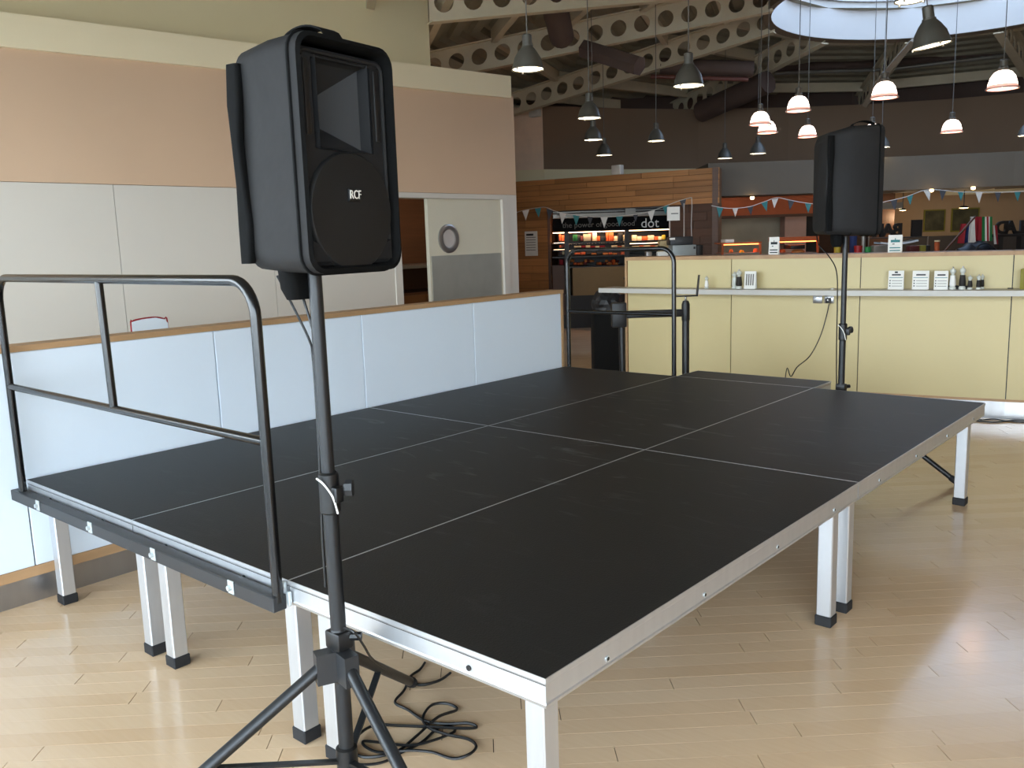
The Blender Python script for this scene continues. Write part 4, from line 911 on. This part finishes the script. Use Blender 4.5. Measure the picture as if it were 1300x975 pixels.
MB().lathe([(0, 0), (.032, 0), (.032, zt-ZV-.03), (.025, zt-ZV-.02)], seg=16).build('body', M['copper'], o, True); MB().lathe([(0, zt-ZV-.02), (.034, zt-ZV-.02), (.034, zt-ZV), (0, zt-ZV)], seg=16).build('lid', M['cream3'], o, True)
# pictures, downlights
for px0, px1, y0, y1, lab in ((1173, 1200, 266, 294, 'framed dark picture on the warm kitchen wall, left one'), (1208, 1243, 264, 294, 'framed dark picture on the warm kitchen wall behind the leaning pole')):
    o = empty('picture', at((px0+px1)/2, (y0+y1)/2, 17.8), label=lab, cat='picture', group='pictures on the kitchen wall')
    slab(MB(), px0, px1, y0, y1, 17.96, .03).build('frame', M['olive'], o); slab(MB(), px0+1.5, px1-1.5, y0+1.5, y1-1.5, 17.95, .02).build('print', M['poster'], o)
for px, py, D, r, lab in ((1146, 267, 16.6, .045, 'small round lit ceiling lamp over the kitchen, left of the pictures'), (1223.5, 264, 16.2, .06, 'small round lit ceiling lamp over the kitchen, above the red cloth')):
    p = at(px, py, D); o = empty('downlight', (p.x, p.y, 2.56), label=lab, cat='downlight', group='round kitchen ceiling lamps')
    MB().cyl((p.x, p.y, p.z+.03), (p.x, p.y, 2.559), .008, 8).build('stem', M['charcoal'], o)
    MB().lathe([(r*1.5, 0), (r*.9, .035), (0, .04)], (p.x, p.y, p.z), 20).build('reflector', M['charcoal'], o); MB().lathe([(0, -.012), (r, -.006), (r*1.4, .003)], (p.x, p.y, p.z), 20).build('lit_disc', M['down'], o)
    l = bpy.data.lights.new('downlight_glow', 'POINT'); l.energy = 7; l.color = (1, .76, .48); l.shadow_soft_size = .06; lo = bpy.data.objects.new('downlight_glow', l); COL.objects.link(lo); lo.location = (p.x, p.y, p.z-.12)
for px, py, D, lab in ((955, 252, 14.88, 'tiny lit spot under the bulkhead at the left, above the copper canopy'), (1182.5, 242.5, 14.6, 'tiny lit spot under the bulkhead above the left picture'), (1235.5, 239.5, 14.5, 'tiny lit spot under the bulkhead above the green cloth')):
    p = at(px, py, D); tag(MB().lathe([(0, -.02), (.028, -.012), (.035, .01), (.03, .03), (0, .03)], (p.x, p.y, p.z), 14).build('spotlight', M['down']), lab, 'spotlight', 'tiny spots under the bulkhead')
tag(slab(MB(), 1118, 1146, 257, 265, 15.8, .3).build('extractor_box', M['pipe']), 'pale grey steel box under the soffit just right of the distant loudspeaker', 'box')
# leaning pole and cloths
tag(MB().cyl(at(1193, 326, 11.2), at(1238, 275, 11.35), .014, 10).build('wooden_pole', M['darkwood']), 'dark brown pole leaning diagonally in front of the coloured cloths', 'pole')
def cloth(name, px0, px1, y0, y1, D, strips, label, folds=3, amp=.03, skew=0):
    o = empty(name, at((px0+px1)/2, y0, D), label=label, cat='cloth', group='coloured cloths on the servery')
    n = len(strips)
    for i, (f0, f1, m) in enumerate(strips):
        vs = []; K = 6; R_ = 7
        for th in (0, .006):
            for j in range(R_+1):
                for k in range(K+1):
                    f = f0+(f1-f0)*k/K; t = j/R_; p = at(px0+(px1-px0)*f+skew*t, y0+(y1-y0)*t, D)+FH*(th+amp*math.sin(f*folds*2*PI+t)*(.3+.7*t)); vs.append(p[:])
        N = (R_+1)*(K+1); fs = []
        for j in range(R_):
            for k in range(K):
                a = j*(K+1)+k; fs += [(a, a+1, a+K+2, a+K+1), (N+a+K+1, N+a+K+2, N+a+1, N+a)]
        for k in range(K): fs += [(k+1, k, N+k, N+k+1), (R_*(K+1)+k, R_*(K+1)+k+1, N+R_*(K+1)+k+1, N+R_*(K+1)+k)]
        for j in range(R_): fs += [(j*(K+1), (j+1)*(K+1), N+(j+1)*(K+1), N+j*(K+1)), ((j+1)*(K+1)+K, j*(K+1)+K, N+j*(K+1)+K, N+(j+1)*(K+1)+K)]
        MB().add(vs, fs, True).build('strip', m, o)
    return o
cloth('striped_cloth', 1247, 1260, 275, 306, 11.5, [(0, .28, M['green']), (.28, .42, M['whitecloth']), (.42, .60, M['red']), (.60, .74, M['whitecloth']), (.74, 1, M['green'])], 'green cloth with white and red vertical stripes hanging behind the counter', 1.2, .012)
cloth('red_cloth', 1232, 1247, 275, 308, 11.6, [(0, .35, M['whitecloth']), (.35, 1, M['red'])], 'red and white cloth hanging left of the green striped cloth', 1.6, .03)
cloth('patterned_cloth', 1220, 1236, 284, 309, 11.75, [(0, .4, M['red']), (.4, .7, M['blue']), (.7, 1, M['whitecloth'])], 'red blue and white cloth behind the leaning pole', 2, .04, -3)
cloth('red_white_cloth', 1261, 1266, 286, 310, 11.7, [(0, .4, M['whitecloth']), (.4, 1, M['red'])], 'narrow red and white cloth right of the green striped cloth', 1, .02, 2)
bm = bmesh.new(); bmesh.ops.create_icosphere(bm, subdivisions=3, radius=1.0)
p = at(1240, 330, 11.55); 
for v in bm.verts: v.co = Vector((v.co.x*.30, v.co.y*.16, max(v.co.z, -.7)*.20+.14))*(1+.05*math.sin(9*v.co.x+7*v.co.z))
mn = min(v.co.z for v in bm.verts)
for v in bm.verts: v.co.z -= mn
bo = empty('holdall', (p.x, p.y, ZV), HV, 'dark bulging holdall below the coloured cloths', 'bag'); MB().bm(bm, True).build('body', M['black'], bo, True)
MB().tube(bez([(-.12, -.15, .2), (-.06, -.17, .30), (.06, -.17, .30), (.12, -.15, .2)], 6), .010, 8).build('handle', M['charcoal'], bo, True)
rk = empty('sign_ledge', at(1290, 297, 12.4), label='dark narrow ledge at the right edge carrying the black letters', cat='ledge'); rk.location.z = ZV
blk(MB(), 1262, 1330, 297, 300, 12.35, .2).build('board', M['black'], rk)
for x in (1268, 1296, 1322): blk(MB(), x, x+5, 299.5, 330, 12.4, .12, ZV).build('support', M['charcoal'], rk)
rear_letters('SALAD', 1271, 11.2, 15.5, 12.42, at(1290, 297, 12.35).z, 'row of black cut-out letters seen from behind, on the ledge cut by the right edge', 'sign_letters')

# ================================================================ WOOD CLAD WALL AND DISPLAY FRIDGE
wc = empty('wall_clad', at(790, 260, 15.2), kind='structure')
def wD(px): return 16.2+(14.3-16.2)*(px-660)/(912-660)
ZT0 = at(660, 232, 16.2).z; ZT1 = at(912, 210, 14.3).z
rw = random.Random(11)
def boards(px0, px1, zlo, zhi, rows, lengths, m=None):
    hgt = (zhi-zlo)/rows
    for r in range(rows):
        x = px0; first = True
        while x < px1-2:
            L = rw.choice(lengths)*(rw.uniform(.3, 1) if first else 1); first = False
            x2 = min(px1, x+L)
            if px1-x2 < 14: x2 = px1
            a, b = at(x, 240, wD(x)), at(x2, 240, wD(x2)); d = (b-a).normalized()*.0025; pr_ = FH*rw.uniform(-.003, .003)
            a = a+d+pr_; b = b-d+pr_
            MB().quadbox(a, b, zlo+r*hgt+.003, zlo+(r+1)*hgt-.003, zlo+r*hgt+.003, zlo+(r+1)*hgt-.003, .02).build('cladding_board', m or M['wood'], wc)
            x = x2
ZTOP = (ZT0+ZT1)/2; ZB = at(770, 265, wD(770)).z
boards(640, 913, ZB, ZTOP, 6, (60, 85, 110))
boards(640, 698, .02, ZB, 15, (80,))
boards(850, 913, .9, ZB, 9, (50, 64), M['darkwood'])
def backing(px0, px1, z0, z1): 
    a, b = at(px0, 240, wD(px0)+.14), at(px1, 240, wD(px1)+.14); MB().quadbox(a, b, z0, z1, z0, z1, .12).build('backing', M['darkwood'], wc)
backing(636, 913, ZB, ZTOP-.01); backing(636, 698, 0, ZB); backing(850, 913, 0, ZB)
a, b = at(912.5, 240, 14.3), at(912.5, 240, 15.9); MB().quadbox(a, b, 0, ZTOP, 0, ZTOP, .1).build('end_panel', M['darkwood'], wc)
a, b = at(698, 240, wD(698)), at(706, 240, wD(698)+.75); MB().quadbox(a, b, 0, ZB, 0, ZB, .06).build('reveal_panel', M['darkwood'], wc)
q = at(784, 215, wD(784)+.06); tag(MB().rbox(q.x-.09, q.x+.09, q.y-.06, q.y+.06, ZTOP+.0, ZTOP+.16, .01).build('sensor', M['panel']), 'small pale box standing on top of the wood wall', 'box')
nz = empty('notice', at(675, 308, 15.9), label='white printed notice sheet on the wood cladding left of the display fridge', cat='notice')
def onwood(px0, px1, y0, y1, off, th): 
    a, b = at(px0, y0, wD(px0)-off), at(px1, y0, wD(px1)-off); z1 = at(px0, y0, wD(px0)).z; z0 = at(px0, y1, wD(px0)).z; return MB().quadbox(a, b, z0, z1, z0, z1, th)
onwood(666, 682, 294, 325, .014, .006).build('sheet', M['paper'], nz)
for k in range(7): onwood(668, 680 if k else 677, 297+3.2*k+(1 if k else 0), 297.8+3.2*k+(1.6 if k == 0 else 1), .018, .003).build('printed_line', M['cord'] if k else M['ink'], nz)
# open display fridge in the recess
FD = 15.6
fr_ = empty('display_fridge', at(775, 330, FD), label='open display fridge with a black lettered fascia and glowing shelves, in the wood clad wall', cat='fridge')
fr_.location.z = 0
def fb(px0, px1, y0, y1, D, th): return slab(MB(), px0, px1, y0, y1, D, th)
slab(MB(), 702, 862, 0, 0, FD+.75, .1, None, 0, 2.3).build('back_panel', M['black'], fr_)
fa_ = fb(702, 850, 275.5, 292.5, FD, .08).build('fascia', mat('fascia_black', (10, 10, 11), .8, spec=.15), fr_)
fb(702, 850, 270, 275, FD+.02, .3).build('top_trim', M['pipe'], fr_)
fb(702, 850, 262, 265.5, FD+.3, .1).build('upper_grille', M['pipe'], fr_); fb(702, 850, 267, 268.5, FD+.2, .05).build('upper_grille', M['pipe'], fr_)
fb(794, 807, 262.5, 273, FD-.05, .04).build('cover_plate', M['pipe'], fr_)
fb(717, 722.5, 292, 345, FD+.05, .08).build('divider', M['charcoal'], fr_); fb(793.5, 799, 292, 345, FD+.05, .08).build('divider', M['charcoal'], fr_)
fb(702, 717, 337, 400, FD, .5).build('lower_panel', M['darkwood'], fr_)
slab(MB(), 720, 852, 0, 0, FD-.02, .5, None, at(770, 374, FD).z, at(770, 339, FD).z).build('lower_panel', mat('fridge_base', (138, 114, 74), .6), fr_)
slab(MB(), 702, 852, 0, 0, FD+.05, .4, None, 0, at(770, 374, FD).z).build('kick_base', M['black'], fr_)
for y in (306.5, 315, 324, 337): fb(702, 850, y, y+1.6, FD+.12, .6).build('shelf', M['charcoal'], fr_)
fb(702, 850, 293, 294, FD+.12, .05).build('case_light', M['cool'], fr_)
fb(800, 850, 308.2, 309, FD+.14, .03).build('case_light', M['cool'], fr_); fb(722, 793, 308.2, 308.7, FD+.14, .02).build('case_light', M['cool'], fr_)
fb(703, 717, 308.2, 308.8, FD+.14, .02).build('case_light', M['cool'], fr_); fb(703, 717, 316.8, 317.3, FD+.14, .02).build('case_light', M['cool'], fr_); fb(722, 793, 317, 317.4, FD+.14, .02).build('case_light', M['cool'], fr_)
fb(722, 793, 325.6, 326, FD+.14, .02).build('case_light', M['cool'], fr_)
l = bpy.data.lights.new('case_glow', 'AREA'); l.shape = 'RECTANGLE'; l.size = 1.9; l.size_y = .15; l.energy = 11; l.color = (1, .66, .42)
lo = bpy.data.objects.new('case_glow', l); COL.objects.link(lo); q = at(776, 293.5, FD+.16); lo.location = q; lo.rotation_euler = (0, 0, HV)
fmx = lambda px, py, D: T(*at(px, py, D)) @ Rz(HV) @ Matrix.Rotation(PI/2, 4, 'X')
text('fascia_name', 'dot', M['paper'], fa_, .23, T(*(-wloc(fr_))) @ fmx(825, 283.5, FD-.004))
text('fascia_slogan', 'the power of good food', M['cord'], fa_, .13, T(*(-wloc(fr_))) @ fmx(760, 285, FD-.004))
gi = 0
def packs(x0, x1, ybase, hmin, hmax, wmin, wmax, mats, label, grp, gap=.6):
    global gi
    x = x0
    while x < x1-wmin:
        w_ = rw.uniform(wmin, wmax); h_ = rw.uniform(hmin, hmax); m = rw.choice(mats)
        Dq = FD+.2+rw.uniform(0, .05); zq = at(x, ybase, FD+.12).z+.002; zt_ = at(x, ybase-h_, FD+.12).z
        o = blk(MB(), x, min(x+w_, x1), 0, 0, Dq, .09, zq, .006, max(zt_, zq+.03)).build('food_pack', m)
        tag(o, label, 'food pack', grp); x += w_+gap
PM = [M['cream3'], M['red'], M['orange'], M['maroon'], M['black']]
packs(723, 793, 306.4, 6, 11, 3, 7, PM+[M['orange'], M['cream3']], 'upright coloured food pack on the top middle fridge shelf', 'food packs on the top middle fridge shelf')
tag(blk(MB(), 727.5, 733, 298, 306.1, FD+.14, .04, None, .004).build('food_pack', M['green']), 'bright green food pack on the top middle fridge shelf', 'food pack')
tag(blk(MB(), 741, 750, 297.5, 306.1, FD+.14, .04, None, .004).build('price_card', M['cream3']), 'pale square card standing among the packs on the top middle fridge shelf', 'card')
packs(703, 716.5, 306.4, 6, 10, 2.5, 4, [M['cream3'], M['orange']], 'pale food pack on the top shelf of the narrow left fridge bay', 'food packs on the top left fridge shelf')
packs(703, 716.5, 314.8, 3.5, 6, 2.5, 4, [M['cream3'], M['maroon'], M['orange']], 'food pack on the second shelf of the narrow left fridge bay', 'food packs on the second left fridge shelf')
packs(703, 716.5, 323.8, 4, 6, 2.5, 4, [M['cream3'], M['maroon'], M['bread']], 'food pack on the third shelf of the narrow left fridge bay', 'food packs on the third left fridge shelf')
packs(703, 716.5, 336.8, 6, 10, 3, 5, [M['red'], M['maroon'], M['bread']], 'reddish food pack on the bottom shelf of the narrow left fridge bay', 'food packs on the bottom left fridge shelf')
packs(723, 793, 314.8, 1.5, 3.6, 4, 9, [M['cream3'], M['orange'], M['red'], M['black']], 'low food pack on the second shelf of the middle fridge bay', 'food packs on the second middle fridge shelf')
packs(723, 793, 323.8, 2, 4, 4, 8, [M['bread'], M['maroon'], M['black'], M['orange']], 'low dark food pack on the third shelf of the middle fridge bay', 'food packs on the third middle fridge shelf')
packs(800, 848, 306.4, 4, 8, 4, 8, [M['cream3'], M['cream3'], M['orange'], M['yellowp']], 'bright food pack on the top shelf of the right fridge bay', 'food packs on the top right fridge shelf')
packs(800, 848, 314.8, 2, 4, 5, 9, [M['cream3'], M['orange'], M['black']], 'low food pack on the second shelf of the right fridge bay', 'food packs on the second right fridge shelf')
for k in range(26):                            # wrapped rolls heaped on the bottom shelf
    x = 725+rw.uniform(0, 64); p = at(x, 336.5, FD+.25+rw.uniform(-.05, .1)); r = rw.uniform(.03, .045); lift = rw.choice((0, 0, .05))
    o = MB().lathe([(0, 0), (r*.8, .004), (r, r*.6), (r*.7, r*1.2), (0, r*1.4)], (0, 0, 0), 9).build('wrapped_roll', rw.choice([M['bread'], M['bread'], M['orange'], M['maroon']]))
    o.location = (p.x, p.y, at(x, 336.9, FD+.12).z+.002+lift); tag(o, 'wrapped roll in the heap on the bottom fridge shelf', 'roll', 'wrapped rolls on the bottom fridge shelf')

# ---- bunting
def bunting(pts_, D, flags, label, tail=None):
    b = empty('bunting', at(pts_[0][0], pts_[0][1], D[0] if isinstance(D, tuple) else D), label=label, cat='bunting', group='strings of cotton flags')
    x0, x1 = pts_[0][0], pts_[-1][0]
    dd = (lambda x: D[0]+(D[1]-D[0])*(x-x0)/(x1-x0)) if isinstance(D, tuple) else (lambda x: D)
    path = bez([at(x, y, dd(x)) for x, y in pts_], 8)
    MB().tube(path+([at(x, y, dd(x1)) for x, y in tail] if tail else []), .005, 5).build('cord', M['whitecloth'], b)
    def yat(x):
        for (xa_, ya_), (xc_, yc_) in zip(pts_, pts_[1:]):
            if xa_ <= x <= xc_: return ya_+(yc_-ya_)*(x-xa_)/(xc_-xa_)
        return pts_[-1][1]
    for x, m, sk_, s in flags:
        wv = 4.6*s; hh = 14*s
        P = [at(x-wv, yat(x-wv)+.3, dd(x)), at(x+wv, yat(x+wv)+.3, dd(x)), at(x+sk_, yat(x)+hh, dd(x))]
        n = FH*.004
        MB().add([p[:] for p in P]+[(p+n)[:] for p in P], [(0, 1, 2), (5, 4, 3), (0, 3, 4, 1), (1, 4, 5, 2), (2, 5, 3, 0)]).build('flag', m, b)
W_, T_, G_ = M['whiteflag'], M['teal'], M['greyflag']
bunting([(655, 270), (667, 266.5), (690, 263), (702, 267), (712, 270), (730, 273), (750, 275), (770, 275.5), (790, 274), (808, 272), (826, 268), (846, 261), (862, 255), (878, 250.5)], (15.6, 13.9),
        [(667.5, W_, 0, .95), (683, T_, 1, .9), (698, G_, -1, .95), (714.5, W_, -1, 1), (731.5, T_, 0, .95), (749, G_, 0, .8), (767, W_, 0, 1), (786.5, T_, 0, .95), (807, G_, 0, .7), (827, W_, 0, 1), (845, T_, 0, .8), (867, G_, 1, .9)],
        'string of white, teal and grey flags across the display fridge', [(878.5, 262), (877.5, 285), (878, 300)])
bunting([(903, 261), (913, 263), (925, 264.5), (940, 264), (955, 261.5), (972, 255.5), (986, 251), (1000, 253.5), (1015, 256.5), (1030, 258.5), (1060, 262), (1100, 262), (1124, 256), (1150, 250), (1172, 242), (1192, 241), (1215, 243.5), (1250, 244), (1275, 244), (1296, 243), (1320, 241)], 14.2,
        [(914, T_, -1, .95), (933.5, W_, 0, .8), (952.5, G_, 1, .85), (970.5, T_, 3, .9), (984, W_, -1, .9), (1004.5, G_, -2, .9), (1026, T_, 0, .9), (1135, G_, 1, 1), (1155.5, T_, 0, .9), (1177, W_, 3, .95), (1197, G_, -1, .95), (1220, T_, 0, .85), (1243, W_, 0, 1), (1267, G_, 0, .9), (1292, T_, 0, .9), (1313, W_, 0, .9)],
        'string of white, teal and grey flags under the grey bulkhead above the kitchen servery')

# ================================================================ PENDANT LAMPS
HL = 1.30
def lamp_place(px, yr):
    d = ray(px, yr); D = 1.30/(d.z/d.dot(FH)); return at(px, yr, D)
def roof_z(p):
    q = math.hypot(p.x-RC.x, p.y-RC.y); return (zr(max(q, 2.6))+BH if q > RR+.1 else RZ+.6)+ .1 if q > RR+.1 else RZ+.6
def grey_lamp(px, yr, wpx, label, tilt=0.0):
    p = lamp_place(px, yr); r = wpx*pxm(p)/2
    o = empty('pendant_lamp', p, 0, label, 'pendant lamp', 'grey dome pendant lamps')
    if tilt: o.rotation_euler = (0, tilt, HV)
    MB().lathe([(r*1.04, -.004), (r*1.04, .006), (r*.99, .012), (r*.97, r*.18), (r*.84, r*.68), (r*.58, r*1.10), (r*.36, r*1.36), (r*.36, r*1.44), (r*.30, r*1.46), (0, r*1.47)], seg=28).build('shade', M['lampgrey'], o, True)
    MB().lathe([(r*.30, r*1.44), (r*.30, r*2.05), (r*.22, r*2.12), (0, r*2.12)], seg=20).build('ballast_housing', M['lampgrey'], o, True)
    MB().lathe([(0, -.002), (r*.95, .002)], seg=28).build('lens', M['lens'], o, True)
    for k in range(3):
        t = 2*PI*k/3+.5; MB().rbox(r*1.0*math.cos(t)-.006, r*1.0*math.cos(t)+.006, r*1.0*math.sin(t)-.006, r*1.0*math.sin(t)+.006, -.016, .006, .002, 1).build('clip', M['steel'], o, True)
    MB().cyl((0, 0, r*2.1), (0, 0, roof_z(p)-p.z), .0045, 6).build('cord', M['cord'], o, True)
def clear_lamp(px, yr, wpx, label):
    p = lamp_place(px, yr); r = wpx*pxm(p)/2
    o = empty('pendant_lamp', p, 0, label, 'pendant lamp', 'clear ribbed glass pendant lamps')
    # ribbed glowing glass
    n = 36
    for prof, nm_, mt_ in (([(r*.955, r*.26), (r*.93, r*.40), (r*.80, r*.85), (r*.58, r*1.16), (r*.34, r*1.28)], 'glass_shade', M['shade']), ([(r*1.0, 0), (r*.985, r*.12), (r*.955, r*.26)], 'shade_skirt', M['skirt'])):
     vs = []; fs = []
     for q, z in prof:
        for k in range(n): f = 1+(.03 if k % 2 else 0); vs.append((q*f*math.cos(2*PI*k/n), q*f*math.sin(2*PI*k/n), z))
     for i in range(len(prof)-1):
        for k in range(n): fs.append((i*n+k, i*n+(k+1) % n, (i+1)*n+(k+1) % n, (i+1)*n+k))
     MB().add(vs, fs, True).build(nm_, mt_, o, True)
    MB().lathe([(r*1.0, 0), (r*1.12, -.004), (r*1.12, .010), (r*1.0, .012)], seg=28).build('rim', mat('rim_glass', (196, 160, 150), .3), o, True)
    MB().lathe([(0, r*.1), (r*.3, r*.2), (r*.36, r*.5), (r*.2, r*.9), (0, r*1.0)], seg=14).build('bulb', M['bulb'], o, True)
    MB().lathe([(r*.34, r*1.24), (r*.34, r*1.5), (r*.27, r*1.55), (r*.27, r*2.0), (r*.2, r*2.05), (0, r*2.05)], seg=18).build('ballast_housing', M['lampgrey'], o, True)
    MB().cyl((0, 0, r*2.03), (0, 0, roof_z(p)-p.z), .0045, 6).build('cord', M['cord'], o, True)
for px, yr, wpx, lab, tl_ in ((670, 88, 40, 'grey dome lamp nearest the left wall corner, above the display fridge', 0), (874, 109, 38, 'grey dome lamp hanging alone in the middle of the hall before the beams', 0), (1183, 58, 46, 'largest grey dome lamp, hanging tilted under the round roof light', math.radians(-9)),
        (748, 150, 29, 'upper one of three grey dome lamps in a row over the fridge', 0), (753, 177.5, 23, 'middle one of three grey dome lamps in a row over the fridge', 0), (767, 197, 20, 'lowest of three grey dome lamps in a row over the fridge', 0),
        (833, 179, 21, 'small grey dome lamp right of the row of three, against the dark wall', 0), (920, 201, 18, 'small grey dome lamp just above the right end of the wood wall', 0), (962, 195, 20, 'small grey dome lamp below the pair of lit glass lamps', 0),
        (1119, 187, 20, 'small grey dome lamp half hidden behind the distant loudspeaker', 0), (1303, 172, 20, 'small grey dome lamp cut by the right edge of the picture', 0), (1154, 1.5, 34, 'grey dome lamp at the very top, hanging inside the round roof light', 0)):
    grey_lamp(px, yr, wpx, lab, tl_)
for px, yr, wpx, lab in ((1013.5, 141, 28, 'lit ribbed glass lamp, upper right of the group left of the distant loudspeaker'), (965, 158.5, 25, 'lit ribbed glass lamp in front of an overlapping one, left of the loudspeaker'), (974, 169, 23, 'lit ribbed glass lamp overlapped from the left by a nearer one'), (1025, 174, 22, 'lit ribbed glass lamp, lowest of the group left of the distant loudspeaker'),
        (1122.5, 124.5, 31, 'lit ribbed glass lamp above and right of the distant loudspeaker'), (1107, 172, 22, 'lit ribbed glass lamp directly above the top of the distant loudspeaker'), (1272.5, 113, 35, 'largest lit ribbed glass lamp, near the right edge'), (1208, 168, 24, 'lit ribbed glass lamp between the loudspeaker and the right edge, against the dark wall')):
    clear_lamp(px, yr, wpx, lab)
